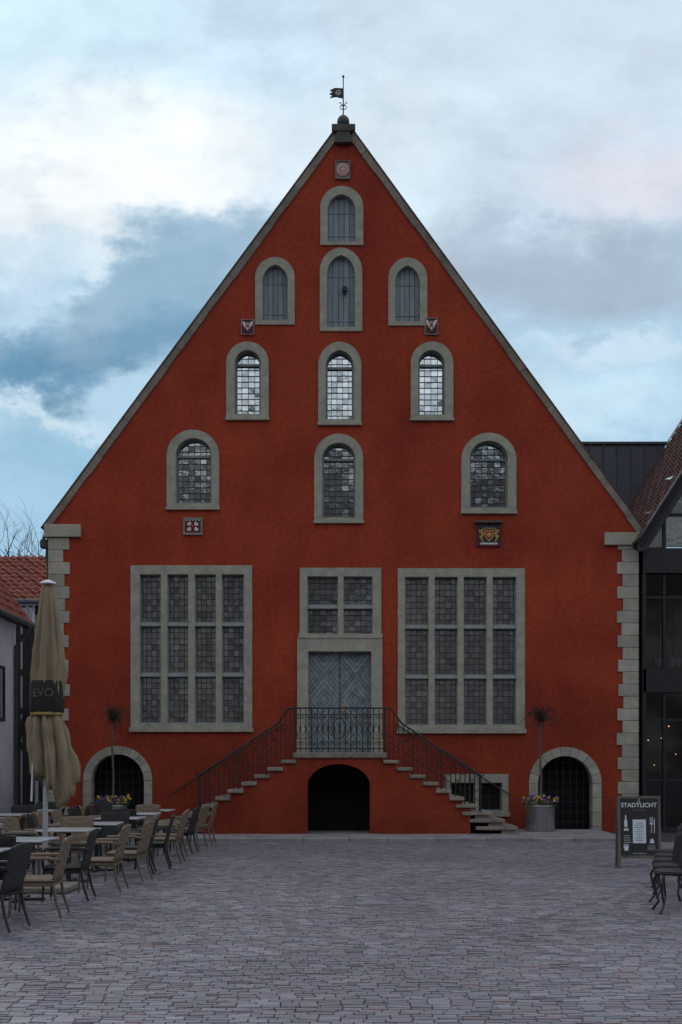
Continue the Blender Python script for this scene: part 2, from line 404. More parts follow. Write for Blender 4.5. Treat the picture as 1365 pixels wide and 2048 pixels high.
def shutter(outer, inner, orise, irise):
    holes.append(px_arch(shrink(outer),orise-1.5))
    ix0,ix1,iz1,iz0=sx(inner[0]),sx(inner[1]),sz(inner[2]),sz(inner[3]); r=irise/80
    b=MB(); n=5; cw=(ix1-ix0)/n
    for i in range(n):
        xa=ix0+i*cw+0.006; xb=ix0+(i+1)*cw-0.006
        top=[(xb-(xb-xa)*k/6, arch_z(xb-(xb-xa)*k/6,ix0,ix1,iz1,r)+0.01) for k in range(7)]
        b.prism([(xa,iz0-0.01),(xb,iz0-0.01)]+top,0.10+random.uniform(-.005,.005),0.15)
    w=part('shutter',b,M_shut,hall)
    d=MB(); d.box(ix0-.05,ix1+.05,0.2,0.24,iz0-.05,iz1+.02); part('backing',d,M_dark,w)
    part('surround',plate('surround',px_arch(outer,orise),[px_arch(inner,irise)],-0.035,0.33),M_stone,w)
    for zz in (iz0+0.18, iz1-r-0.05):
        h=MB(); h.box(ix0+0.01,ix1-0.01,0.085,0.094,zz,zz+0.018)
        part('hinge_strap',h,M_shut,w)
    return w
shutter((641,727,373,491),(656,711,390,484),43,30)
sh2=shutter((640,725,496,663),(655,710,511,655),46,36)
shutter((511,590,515,650),(526,576,530,641),41,32)
shutter((777,855,516,652),(791,840,532,644),41,32)
l=MB(); x,z=sx(690),sz(580); l.box(x-.06,x+.06,0.0,0.10,z-.02,z+.1,bev=.01); l.box(x-.02,x+.02,0.02,0.10,z-.09,z-.02); part('hoist_lock',l,M_iron,sh2)
arched_window((453,538,684,841),(470,522,701,829),42.5,26,M_glass_hi,4,11)
arched_window((637,723,684,851),(652,708,701,839),46,32,M_glass_hi,5,12)
arched_window((822,907,684,842),(837,890,701,830),42.5,27,M_glass_hi,4,11)
arched_window((334,439,860,1020),(352,424,877,1007),52,34,M_glass_mid,6,11)
arched_window((629,727,868,1047),(645,711,886,1036),49,31,M_glass_mid,5,13)
arched_window((923,1033,866,1028),(940,1016,882,1016),54,35,M_glass_mid,6,11)

def mullioned(outer, lights, yt, yb, trans, cols, rows, gm, label):
    x0,x1,z1,z0=sx(outer[0]),sx(outer[1]),sz(outer[2]),sz(outer[3])
    e=0.02; holes.append(rect(x0+e,x1-e,z0+e,z1-e))
    gs=[]; lat=MB(); fr=MB(); hs=[]; tr_=[]
    for (a,b) in lights:
        xa,xb=sx(a-2.5),sx(b+2.5); hs.append(rect(xa,xb,sz(yb),sz(yt)))
        edges=[yt]+[t for tr in trans for t in tr]+[yb]
        for k in range(0,len(edges),2):
            zt,zb=sz(edges[k]),sz(edges[k+1])
            g=MB(); lt=leaded(g,xa,xb,zb,zt,cols,rows[k//2]); gs.append(g)
            lat.add(lt.v,lt.f)
            t=0.03
            fr.box(xa,xa+t,.10,.16,zb,zt); fr.box(xb-t,xb,.10,.16,zb,zt)
            fr.box(xa+t,xb-t,.102,.158,zt-t,zt); fr.box(xa+t,xb-t,.102,.158,zb,zb+t)
        for (ta,tb) in trans:
            q=MB(); q.box(xa,xb,.0,.2,sz(tb),sz(ta)); tr_.append(q)
    w=part('window',plate('window',rect(x0,x1,z0,z1),hs,-0.035,0.33),M_stone,hall,label)
    for g in gs: part('glazing',g,gm,w)
    for q in tr_: part('transom',q,M_trans,w)
    part('frame',fr,M_frame,w); part('lattice',lat,M_lead,w)
    s=MB(); s.box(x0-.03,x1+.03,-.08,-.036,z0-.01,z0+.1); part('sill',s,M_stone,w)
    return w
mullioned((262,505,1131,1463),[(283,320),(338,375),(393,430),(447,486)],1149,1446,[(1245,1252),(1346,1353)],4,[8,8,8],M_glass_low,'tall four-light leaded stone window')
mullioned((796,1050,1137,1466),[(813,855),(872,913),(930,971),(988,1030)],1154,1450,[(1250,1257),(1350,1357)],4,[8,8,8],M_glass_low,'tall four-light leaded stone window')
mullioned((600,763,1136,1276),[(618,674),(690,743)],1153,1273,[(1210,1217)],5,[5,5],M_glass_mid,'two-light window above the door')

# portal
zl=1.966
holes.append(rect(sx(597),sx(763),zl-0.3,sz(1278)))
xm=sx(680)
dr=MB(); dr.box(sx(615),xm-.004,.15,.2,zl-.2,sz(1302)); dr.box(xm+.004,sx(745),.15,.2,zl-.2,sz(1302)); dr.box(xm-.02,xm+.02,.18,.21,zl-.2,sz(1303))
door=part('door',dr,M_door,hall,'grey double-leaf door with chevron boards')
part('surround',plate('surround',[(sx(595),zl-.2),(sx(617),zl-.2),(sx(617),sz(1303)),(sx(743),sz(1303)),(sx(743),zl-.2),(sx(765),zl-.2),(sx(765),sz(1277)),(sx(595),sz(1277))],[],-0.06,0.33),M_stone,door)
h=MB(); h.tube([(sx(688),.15,sz(1411)),(sx(688),.08,sz(1411)),(sx(688)+.1,.08,sz(1411))],.012); h.box(sx(688)-.025,sx(688)+.025,.14,.152,sz(1411)-.12,sz(1411)+.06)
part('handle',h,M_goldp,door)
h=MB(); h.box(xm-.012,xm+.012,.140,.152,zl-.2,sz(1304)); part('astragal',h,M_lead,door)
for sgn in (-1,1):
    X = sx(606 if sgn<0 else 754)
    c=MB(); c.box(X-.15,X+.15,-.16,-.062,zl,zl+.35,bev=.02); c.box(X-.12,X+.12,-.14,-.062,zl+.35,zl+.6,bev=.03); part('jamb_plinth',c,M_stone,door)

def cellar(outer, inner):
    x0,x1=sx(outer[0]),sx(outer[1]); a=(x1-x0)/2
    i0,i1=sx(inner[0]),sx(inner[1]); ia=(i1-i0)/2
    holes.append(arch(x0+.02,x1-.02,-0.2,sz(outer[2])-.02,a-.02))
    g=MB(); zt=sz(inner[2]); n=8
    for i in range(1,n):
        x=i0+(i1-i0)*i/n; g.box(x-.006,x+.006,.2,.218,0,arch_z(x,i0,i1,zt,ia))
    for j in range(1,8):
        z=j*.25
        ks=[i0+(i1-i0)*q/60 for q in range(61)]; ks=[q for q in ks if arch_z(q,i0,i1,zt,ia)>z]
        if ks: g.box(min(ks),max(ks),.196,.222,z-.007,z+.007)
    w=part('cellar_gate',g,M_iron,hall,'iron grille in round cellar arch')
    v=MB(); zs=sz(outer[2])-a; nn=11
    for k in range(nn):
        t0=math.pi*k/nn+.006; t1=math.pi*(k+1)/nn-.006; cx=(x0+x1)/2
        pts=[(cx+a*math.cos(t0+(t1-t0)*q/3),zs+a*math.sin(t0+(t1-t0)*q/3)) for q in range(4)]
        pts+=[(cx+ia*math.cos(t1-(t1-t0)*q/3),zs+ia*math.sin(t1-(t1-t0)*q/3)) for q in range(4)]
        v.prism(pts,-.04,.33)
    z=zs-.006
    while z>0.02:
        z2=max(-.1,z-.36); v.box(x0,i0,-.04,.33,z2+.008,z); v.box(i1,x1,-.04,.33,z2+.008,z); z=z2
    part('surround',v,M_quoin,w)
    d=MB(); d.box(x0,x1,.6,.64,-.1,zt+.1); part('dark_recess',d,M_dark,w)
cellar((167,305,1492,1664),(184,289,1510,1664))
cellar((1058,1203,1494,1664),(1076,1185,1513,1664))
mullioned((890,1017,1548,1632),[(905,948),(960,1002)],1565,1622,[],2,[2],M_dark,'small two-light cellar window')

wallpoly=[(sx(100),-.3),(sx(1275),-.3),(sx(1275),sz(1062)),(sx(696),sz(272)),(sx(680),sz(272)),(sx(100),sz(1052))]
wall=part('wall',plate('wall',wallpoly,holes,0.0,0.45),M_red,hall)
sw=MB(); zE=sz(1066)
sw.box(sx(100),sx(100)+.45,.452,22,-.3,zE-.1); sw.box(sx(1275)-.45,sx(1275),.452,22,-.3,zE-.1)
sw.prism([(sx(100),-.3),(sx(1275),-.3),(sx(1275),zE),(sx(688),sz(280)),(sx(100),zE)],22.0,22.4)
part('unseen_side_wall',sw,M_plaster,hall)  # unseen walls, coloured pale to cut red bounce onto the house
def quoins(left):
    q=MB(); z=sz(1076); k=0
    while z>0.05:
        h=.305; z2=max(-.1,z-h); long=(k%2==0); jj=random.uniform(-.025,.025)
        if left: xa,xb=sx(99),sx(139 if long else 129)+jj
        else: xa,xb=sx(1235 if long else 1245)+jj,sx(1276)
        q.box(xa-(.02 if left else 0),xb+(0 if left else .02),-.035,.5,z2+.008,z,bev=.008); z=z2; k+=1
    if left: q.box(sx(90),sx(163),-.09,.5,sz(1075),sz(1050),bev=.01)
    else: q.box(sx(1209),sx(1289),-.09,.5,sz(1091),sz(1066),bev=.01)
    part('quoin',q,M_quoin,hall)
quoins(True); quoins(False)
def rake(p0,p1,side):
    x0,z0=sx(p0[0]),sz(p0[1]); x1,z1=sx(p1[0]),sz(p1[1])
    L=math.hypot(x1-x0,z1-z0); d=((x1-x0)/L,(z1-z0)/L); n=(d[1]*side,-d[0]*side); w=.165
    c=MB(); k=22
    for i in range(k):
        a=L*i/k+.003; b=L*(i+1)/k-.003; j=random.uniform(-.006,.006); w2=w+random.uniform(-.012,.012)
        A=(x0+d[0]*a,z0+d[1]*a); B=(x0+d[0]*b,z0+d[1]*b)
        c.prism([A,B,(B[0]+n[0]*w2,B[1]+n[1]*w2),(A[0]+n[0]*w2,A[1]+n[1]*w2)],-.04+j,.5)
    part('coping',c,M_coping,hall)
    r=MB(); o=.03
    A=(x0-n[0]*o-d[0]*.12,z0-n[1]*o-d[1]*.12); B=(x1-n[0]*o+d[0]*.3,z1-n[1]*o+d[1]*.3)
    r.prism([A,B,(B[0]+n[0]*.025,B[1]+n[1]*.025),(A[0]+n[0]*.025,A[1]+n[1]*.025)],-.06,22.6)
    return r
r1=rake((90,1050),(668,266),1); r2=rake((1290,1064),(708,266),-1)
r1.add(r2.v,r2.f); part('roof',r1,M_tiled,hall)
f=MB(); X=sx(687)
f.prism([(sx(671),sz(290)),(sx(703),sz(290)),(sx(699),sz(264)),(sx(675),sz(264))],-.14,.5)
f.prism([(sx(664),sz(255)),(sx(711),sz(255)),(sx(711),sz(263)),(sx(704),sz(268)),(sx(671),sz(268)),(sx(664),sz(263))],-.16,.4)
M_fin = pmat('dark_finial_stone', (0.12,0.11,0.095), (0.06,0.055,0.05), 4, .9, .5, 30)
fin=part('finial',f,M_fin,hall,'stone apex block with ball and weather vane')
b=MB(); R=.155; cz=sz(244); b.lathe([(max(.004,R*math.sin(math.pi*i/12)),cz-R*math.cos(math.pi*i/12)) for i in range(13)],X,0,20)
part('ball',b.mesh('ball',True),M_fin,fin)
v=MB(); v.tube([(X,.0,cz),(X,.0,sz(153))],[.020,.013],6)
v.tube([(X,.0,sz(158)),(X,.0,sz(153)),(X,.0,sz(150))],[.004,.034,.004],8)
for s_ in (-1,1):
    v.tube([(X,.0,sz(217)),(X+s_*.06,.0,sz(219)),(X+s_*.09,.0,sz(214)),(X+s_*.05,.0,sz(211)),(X,.0,sz(212)),(X-s_*.05,.0,sz(208)),(X-s_*.08,.0,sz(204)),(X-s_*.1,.0,sz(207))],.010,5)
fl=[(sx(686),sz(177)),(sx(670),sz(176)),(sx(660),sz(181)),(sx(666),sz(184)),(sx(659),sz(188)),(sx(665),sz(191)),(sx(660),sz(196)),(sx(673),sz(194)),(sx(686),sz(197))]
v.prism(fl,-.01,.01)
cx_,cz_=sx(677),sz(186)
va=part('weather_vane',v,M_iron,fin,'pierced flag vane with ring emblem')
g=MB(); g.tube([(cx_+.055*math.cos(t*math.pi/8),-.015,cz_+.055*math.sin(t*math.pi/8)) for t in range(16)],.012,5,closed=True)
for t in range(4): g.tube([(cx_+.08*math.cos(t*math.pi/4),-.014,cz_+.08*math.sin(t*math.pi/4)),(cx_-.08*math.cos(t*math.pi/4),-.014,cz_-.08*math.sin(t*math.pi/4))],.006,4)
part('vane_emblem',g,M_whitep,fin)

def plaque(x0,x1,y0,y1,mats,build,label,fr=.03,frm=None):
    b=MB(); X0,X1,Z1,Z0=sx(x0),sx(x1),sz(y0),sz(y1)
    b.box(X0,X1,-.03,.01,Z0,Z1,0)
    o=part('plaque',b,mats[0],hall,label)
    f_=MB()
    for (a,c,d,e) in ((X0-fr,X0,Z0-fr,Z1+fr),(X1,X1+fr,Z0-fr,Z1+fr),(X0,X1,Z1,Z1+fr),(X0,X1,Z0-fr,Z0)): f_.box(a,c,-.05,.01,d,e)
    part('frame',f_,frm or M_coping,o)
    r=MB(); build(r,(X0+X1)/2,(Z0+Z1)/2,(X1-X0)/2,(Z1-Z0)/2)
    part('relief',r,mats,o)
def disc(r,cx,cz,R,y0,y1,mi,n=20):
    r.prism([(cx+R*math.cos(2*math.pi*i/n),cz+R*math.sin(2*math.pi*i/n)) for i in range(n)],y0,y1,mi)
def b_clock(r,cx,cz,w,h):
    disc(r,cx,cz,w*.95,-.045,-.028,1,28); disc(r,cx,cz,w*.8,-.052,-.04,2,28)
    disc(r,cx,cz,w*.62,-.058,-.05,1,24)
    for k in range(12):
        t=k*math.pi/6; r.tube([(cx+w*.66*math.cos(t),-.056,cz+w*.66*math.sin(t)),(cx+w*.78*math.cos(t),-.056,cz+w*.78*math.sin(t))],.006,4,3)
    r.prism([(cx-.05,cz+.06),(cx-.01,cz-.01),(cx+.02,cz+.05),(cx+.05,cz-.05),(cx+.01,cz+.01),(cx-.02,cz-.06)],-.066,-.055,2)
plaque(672,700,324,358,[M_coping,M_pink,M_whitep,M_redp],b_clock,'faded round dial plaque below the apex',.015)
def b_angel(r,cx,cz,w,h):
    for s_ in (-1,1):
        r.prism([(cx+s_*w*.15,cz+h*.25),(cx+s_*w*.55,cz+h*.75),(cx+s_*w*.9,cz+h*.8),(cx+s_*w*.8,cz+h*.3),(cx+s_*w*.5,cz-h*.05),(cx+s_*w*.2,cz)],-.05,-.028,1)
        r.tube([(cx+s_*w*.2,-.05,cz-h*.05),(cx+s_*w*.55,-.06,cz-h*.25),(cx+s_*w*.15,-.07,cz-h*.3)],.014,5,3)
    disc(r,cx,cz+h*.42,w*.24,-.07,-.028,3,14)
    r.prism([(cx-w*.3,cz-h*.75),(cx+w*.3,cz-h*.75),(cx+w*.22,cz+h*.2),(cx-w*.22,cz+h*.2)],-.06,-.028,2)
    disc(r,cx,cz-h*.32,w*.22,-.075,-.05,1,10)
for (a_,b_,c_,d_) in ((484,508,641,669),(851,875,638,669)):
    plaque(a_,b_,c_,d_,[M_bluep,M_whitep,M_redp,M_pink],b_angel,'painted winged figure plaque',.012,M_pink)
def b_arms(r,cx,cz,w,h):
    for (ox,oz,s_) in ((-.45,.4,1),(.42,.38,-1),(-.45,-.42,1),(.45,-.42,-1)):
        X_=cx+ox*w; Z_=cz+oz*h
        r.prism([(X_-s_*.05,Z_-.05),(X_+s_*.035,Z_-.045),(X_+s_*.05,Z_+.0),(X_+s_*.03,Z_+.045),(X_-s_*.01,Z_+.05),(X_-s_*.02,Z_+.01),(X_-s_*.055,Z_+.02)],-.05,-.028,1)
    disc(r,cx,cz,w*.2,-.06,-.028,2,10)
    for k in range(5): disc(r,cx+w*(-.8+.4*k),cz+h*.9,.018,-.06,-.03,1,8)
plaque(371,402,1040,1066,[M_redd,M_whitep,M_redp],b_arms,'small dark red plaque with pale carved relief',.055,M_coping)
def b_big(r,cx,cz,w,h):
    r.prism([(cx-w*.42,cz+h*.45),(cx-w*.42,cz-h*.2),(cx,cz-h*.65),(cx+w*.42,cz-h*.2),(cx+w*.42,cz+h*.45)],-.06,-.028,1)
    r.prism([(cx-w*.3,cz+h*.35),(cx-w*.3,cz-h*.15),(cx,cz-h*.5),(cx+w*.3,cz-h*.15),(cx+w*.3,cz+h*.35)],-.07,-.05,2)
    disc(r,cx,cz,.06,-.08,-.06,1,8)
    for s_ in (-1,1):
        r.tube([(cx+s_*w*.55,-.05,cz-h*.7),(cx+s_*w*.75,-.06,cz-h*.3),(cx+s_*w*.55,-.06,cz+h*.05),(cx+s_*w*.7,-.06,cz+h*.35),(cx+s_*w*.5,-.06,cz+h*.5)],[.02,.035,.045,.035,.03],6,1)
        r.tube([(cx+s_*w*.5,-.06,cz+h*.1),(cx+s_*w*.85,-.06,cz+h*.2),(cx+s_*w*.85,-.06,cz+h*.5)],.02,5,1)
        r.tube([(cx+s_*w*.6,-.06,cz-h*.3),(cx+s_*w*.9,-.06,cz-h*.1)],.02,5,3)
    for k in range(-2,3): r.prism([(cx+k*.055-.02,cz+h*.55),(cx+k*.055+.02,cz+h*.55),(cx+k*.055,cz+h*.8)],-.06,-.028,1)
    r.box(cx-w*.8,cx+w*.8,-.045,-.028,cz-h*.93,cz-h*.75,4)
plaque(956,1000,1050,1091,[M_bluep,M_goldp,M_redp,M_pink,M_whitep],b_big,'gilded coat of arms with supporters',.03,M_redd)
hd=MB(); hd.box(sx(949),sx(1005),-.12,.01,sz(1047),sz(1043)); part('plaque_hood',hd,M_fin,hall)

g=MB(); g.tube([(sx(92),.6,sz(1080)),(sx(92),10,sz(1080))],.075,8); g.tube([(sx(95)-.05,.25,sz(1085)),(sx(95)-.06,.2,sz(1110)),(sx(95)-.02,.2,sz(1130)),(sx(95)-.04,.2,.1)],.045,8)
g.box(sx(77),sx(95),.12,.3,sz(1094),sz(1076),bev=.03)
g.tube([(sx(84),.2,sz(1078)),(sx(84),.2,sz(1066))],[.06,.02],8)
part('downpipe',g,M_fin,hall)
g=MB(); g.tube([(sx(1281)+.02,.3,sz(1090)),(sx(1281)+.02,.25,.1)],.045,8); part('downpipe',g,M_fin,hall)

# ------------------------------------------------ staircase
YF=-2.0
def gx(p): return sx(p,YF)
def gz(p): return sz(p,YF)
GZ0=0.08
cl=gx(678)
xr=gx(772); xl=gx(588); run=.305; rise=(zl-GZ0)/11
st=MB()
st.box(xl-.02,xr+.02,YF-.06,-.062,zl-.13,zl,bev=.015)
for s_,xe in ((1,xr),(-1,xl)):
    for k in range(1,11):
        zt=zl-rise*k; a=xe+s_*run*(k-1)-s_*.06; b=xe+s_*run*k
        j=random.uniform(-.015,.015)
        a2=a-s_*.30*(k-6)*.5 if (k>=7 and s_>0) else a
        jz=random.uniform(-.006,.006)
        st.box(min(a2,b+j),max(a2,b+j),YF-.07+j,-.003-.0005*k,zt-.085,zt+jz,bev=.014)
        st.box(min(a,b-s_*.05),max(a,b-s_*.05),YF+.01,-.01,zt-rise-.0,zt-.087)
stair=part('staircase',st,M_step,hall,'double flight of worn stone steps')
right=[]; left=[]
for k in range(0,8):
    z=zl-rise*k-(.13 if k==0 else .088)
    right.append((xr+run*k-.07-(.0 if k<7 else .1),z)); left.append((xl-run*k+.07,z))
poly=[(left[-1][0],0.0),(cl-.724,0.0)]
poly+= [(p[0],p[1]) for p in arch(cl-.724,cl+.724,0,gz(1528),.50,28)[2:]][::-1]
poly+= [(cl+.724,0.0),(right[-1][0],0.0)]
rp=[]
for i in range(7,0,-1): rp+= [(right[i][0],right[i][1]),(right[i-1][0],right[i][1])]
rp.append((right[0][0],right[0][1]))
lp=[(left[0][0],left[0][1])]
for i in range(1,8): lp+= [(left[i-1][0],left[i][1]),(left[i][0],left[i][1])]
poly+= rp+lp
part('stair_wall',plate('stair_wall',poly,[],YF,YF+.35),M_red,stair)
d=MB(); d.box(cl-.9,cl+.9,YF+1.3,YF+1.35,0,zl-.15); d.box(cl-.9,cl-.85,YF+.3,YF+1.3,0,zl-.15); d.box(cl+.85,cl+.9,YF+.3,YF+1.3,0,zl-.15)  # near-black panels; the hollow's darkness is put into their colour
part('cellar_dark_panel',d,M_dark,stair,'near-black panels painting the dark of the doorway under the landing')
def spiral(mb,cx,y,cz,R,turns,s_,start=0,r=.008):
    n=int(10*turns)+2
    mb.tube([(cx+s_*R*(1-.75*i/n)*math.cos(start+2*math.pi*turns*i/n),y,cz+R*(1-.75*i/n)*math.sin(start+2*math.pi*turns*i/n)) for i in range(n+1)],r,4)
YR=YF+.03
rl=MB()
zt=gz(1416)
rl.box(xl-.05,xr+.06,YR-.025,YR+.025,zt-.018,zt+.015); rl.box(xl,xr,YR-.012,YR+.012,zl+.08,zl+.105); rl.box(xl,xr,YR-.01,YR+.01,zt-.16,zt-.14)
nb=16
for i in range(nb+1):
    x=xl+.02+(xr-xl-.04)*i/nb; t=.02 if i in (0,nb) else .011
    rl.box(x-t,x+t,YR-t,YR+t,zl,zt-.018)
    if i<nb:
        xc=x+(xr-xl-.04)/nb/2; hwd=.055
        zc=zl+.55
        rl.tube([(xc,YR,zc+.17),(xc+hwd,YR,zc),(xc,YR,zc-.17),(xc-hwd,YR,zc)],.009,4,closed=True)
        spiral(rl,xc,YR,zl+.22,.05,1.2,1 if i%2 else -1,math.pi/2)
        spiral(rl,xc,YR,zl+.82,.045,1.2,-1 if i%2 else 1,-math.pi/2)
rl.tube([(cl+.16*math.cos(t*math.pi/10),YR-.012,zl+.55+.24*math.sin(t*math.pi/10)) for t in range(20)],.012,5,closed=True)
part('railing',rl,M_iron,stair,'wrought iron landing balustrade with scrolls')
def flight_rail(s_,y):
    rl=MB(); xe=xr if s_>0 else xl
    pts=[(xe+s_*.0,zt),(xe+s_*.11,zt-.005),(xe+s_*.16,zt-.06),(xe+s_*.38,zt-.36),(xe+s_*2.2,zt-1.56)]
    rl.tube([(p[0],y,p[1]) for p in pts],.023,6)
    ex,ez=pts[-1]
    rl.tube([(ex,y,ez),(ex+s_*.06,y,ez-.02),(ex+s_*.09,y,ez+.04),(ex+s_*.04,y,ez+.07),(ex+s_*.01,y,ez+.035)],.016,5)
    def railz(d):
        for (a,b) in zip(pts[:-1],pts[1:]):
            da,db=abs(a[0]-xe),abs(b[0]-xe)
            if da<=d<=db: return a[1]+(b[1]-a[1])*(d-da)/max(1e-6,db-da)
        return ez
    d=.08; i=0
    while d<2.2:
        k=int(d/run)+1; zs=zl-rise*k; x=xe+s_*d; t=.017 if i%6==5 else .011
        rl.box(x-t,x+t,y-t,y+t,zs,railz(d)-.01)
        m=(zs+railz(d))/2
        spiral(rl,x+s_*.055,y,m+(.13 if i%2 else -.08),.045,1.1,s_ if i%2 else -s_,0)
        d+=.11; i+=1
    x=ex; rl.box(x-.02,x+.02,y-.02,y+.02,zl-rise*8,ez)
    rl.tube([(xe+s_*.1,y,zt-.03-.78),(ex,y,ez-.62)],.010,4)
    part('railing',rl,M_iron,stair,'sloping wrought iron stair railing')
flight_rail(1,YR); flight_rail(-1,YR)
for s_,xe in ((1,xr),(-1,xl)):
    hr=MB(); hr.tube([(xe+s_*.3,-.12,zl+.75),(xe+s_*3.2,-.12,zl+.75-1.8)],.018,6)
    for q in (.5,1.6,2.8): hr.tube([(xe+s_*q,-.12,zl+.75-1.8*(q-.3)/2.9),(xe+s_*q,.0,zl+.7-1.8*(q-.3)/2.9)],.01,5)
    part('wall_handrail',hr,M_iron,stair)

# ================================================================= GROUND
gm, nt, b = newmat('joint_sand')
tc=N(nt,'ShaderNodeTexCoord'); n1=N(nt,'ShaderNodeTexNoise'); n1.inputs['Scale'].default_value=2; n1.inputs['Detail'].default_value=8
nt.links.new(tc.outputs['Object'],n1.inputs['Vector']); r=N(nt,'ShaderNodeValToRGB'); r.color_ramp.elements[0].color=(0.02,0.018,0.02,1); r.color_ramp.elements[1].color=(0.06,0.055,0.06,1)
nt.links.new(n1.outputs['Fac'],r.inputs[0]); nt.links.new(r.outputs[0],b.inputs['Base Color']); b.inputs['Roughness'].default_value=0.95
g=MB(); g.add([(-400,-400,-.016),(400,-400,-.016),(400,400,-.016),(-400,400,-.016)],[(0,1,2,3)])
o=part('ground',g,gm); o['kind']='structure'
pm, nt, b = newmat('clinker_paver'); L=nt.links.new
gi=N(nt,'ShaderNodeNewGeometry'); r=N(nt,'ShaderNodeValToRGB'); cr=r.color_ramp
cr.elements[0].color=(0.165,0.148,0.175,1); cr.elements[1].color=(0.27,0.25,0.285,1)
for p,c in ((.3,(0.20,0.185,0.225,1)),(.55,(0.225,0.20,0.225,1)),(.75,(0.22,0.165,0.18,1)),(.88,(0.235,0.23,0.275,1))):
    e=cr.elements.new(p); e.color=c
L(gi.outputs['Random Per Island'],r.inputs[0])
tc=N(nt,'ShaderNodeTexCoord'); n1=N(nt,'ShaderNodeTexNoise'); n1.inputs['Scale'].default_value=0.4; n1.inputs['Detail'].default_value=9; n1.inputs['Roughness'].default_value=.7; L(tc.outputs['Object'],n1.inputs['Vector'])
mr=N(nt,'ShaderNodeMapRange'); mr.inputs['From Min'].default_value=.3; mr.inputs['From Max'].default_value=.7; mr.inputs['To Min'].default_value=.74; mr.inputs['To Max'].default_value=1.16; L(n1.outputs['Fac'],mr.inputs[0])
vm=N(nt,'ShaderNodeVectorMath',operation='SCALE'); L(r.outputs[0],vm.inputs[0]); L(mr.outputs[0],vm.inputs['Scale']); L(vm.outputs[0],b.inputs['Base Color'])
b.inputs['Roughness'].default_value=.5
n2=N(nt,'ShaderNodeTexNoise'); n2.inputs['Scale'].default_value=45; n2.inputs['Detail'].default_value=5; L(tc.outputs['Object'],n2.inputs['Vector'])
bp=N(nt,'ShaderNodeBump'); bp.inputs['Strength'].default_value=.6; bp.inputs['Distance'].default_value=.012; L(n2.outputs['Fac'],bp.inputs['Height']); L(bp.outputs[0],b.inputs['Normal'])
pv=MB(); yrow=-21.6
while yrow < -3.58:
    h=random.uniform(.070,.080); d=yrow-CY; lim=min(8.4,.31*d+1.6)
    x=-lim-random.random()*.2; rowdark=random.random()<.4
    while x<lim:
        w=random.uniform(.125,.175); gv=.0025; gh=.0045+(.003 if rowdark else 0)+random.uniform(-.001,.0015)
        off=.014*math.sin(x*.9+yrow*.35)+.005*math.sin(x*3.1+yrow*.8)
        off2=.014*math.sin((x+w)*.9+yrow*.35)+.005*math.sin((x+w)*3.1+yrow*.8)
        xa,xb=x+gv,x+w-gv; ya,yb=yrow+gh,yrow+h-gh
        bb=.004; zt_=random.gauss(0,.0022); tx=random.gauss(0,.0012); ty=random.gauss(0,.0016)
        mid=[(xa,ya+off,-.015),(xb,ya+off2,-.015),(xb,yb+off2,-.015),(xa,yb+off,-.015)]
        top=[(xa+bb,ya+bb*.6+off,zt_-tx-ty),(xb-bb,ya+bb*.6+off2,zt_+tx-ty),(xb-bb,yb-bb+off2,zt_+tx+ty),(xa+bb,yb-bb+off,zt_-tx+ty)]
        pv.add(mid+top,[(4,5,6,7),(0,1,5,4),(1,2,6,5),(2,3,7,6),(3,0,4,7)])
        x+=w
    yrow+=h
o=part('paving',pv,pm); o['kind']='structure'
fw=MB()
fw.box(-8.6,6.35,-3.2,.0,-.05,GZ0-.006,0)
x=-8.6
while x<6.3:
    w=random.uniform(.85,1.1); x2=min(6.35,x+w); fw.box(x+.004,x2-.004,-3.5,-3.202,-.05,GZ0+random.uniform(-.004,.004),0,bev=.012); x=x2
yy=-3.2; k=0
while yy<-.05:
    x=-8.6+(k%2)*.25
    while x<6.3:
        fw.box(x+.004,min(x+.5,6.35)-.004,yy+.004,min(yy+.4,-.1)-.004,GZ0-.01,GZ0+random.uniform(-.002,.003),0); x+=.5
    yy+=.4; k+=1
o=part('footway',fw,M_kerb); o['kind']='structure'

# ================================================================= tile roofs
def tile_roof(O,U,V,W,Lh,tw=.24,rh=.33):
    O=Vector(O);U=Vector(U).normalized();V=Vector(V).normalized();Nn=U.cross(V).normalized()
    if Nn.z<0: Nn=-Nn
    nu=int(W/tw*5); rows=int(Lh/rh); vs=[];fs=[]
    cols=nu+1
    for r_ in range(rows):
        for e in (0,1):
            v=(r_+e*.999)*rh; lift=.045*(1-e)
            for i in range(cols):
                u=W*i/nu; ph=(u/tw)%1.0
                h=.035*math.sin(ph*2*math.pi)+ .01*math.sin(r_*3.1+int(u/tw)*1.7)
                vs.append(O+U*u+V*v+Nn*(lift+h))
    for r_ in range(rows*2-1):
        for i in range(nu):
            a=r_*cols+i; fs.append((a,a+1,a+1+cols,a+cols))
    m=MB(); m.add(vs,fs); return m

hs=thing('tiled_house','half-timbered house with orange clay tile roof','house',(-12,7,0))
m=tile_roof((-17,6.6,sz(1203,6.6)),(1,0,0),(0,3.6,2.2),9.3,4.2); part('roof',m,M_tile,hs)
b=MB(); b.box(-16.8,-7.9,7,14,-.1,sz(1200,7)); b.prism([(-16.8,6.6),(-7.9,6.6),(-7.9,6.7),(-16.8,6.7)],7,8); part('wall',b,M_plaster,hs)
t=MB(); e=6.94
for p in (36,52,64,84):
    t.box(sx(p,7)-.09,sx(p,7)+.09,e,6.999,0,sz(1215,7))
for z in (.2,2.3,3.4,4.6,5.7,6.5): t.box(-16.8,-7.9,e-.005,6.998,z-.09,z+.09)
t.tube([(sx(36,7),6.95,2.3),(sx(52,7),6.95,3.4)],.07,4)
part('timber_frame',t,M_timber,hs)
X0,X1,Z0,Z1=sx(40,6.9),sx(71,6.9),sz(1246,6.9),sz(1207,6.9)
b=MB()
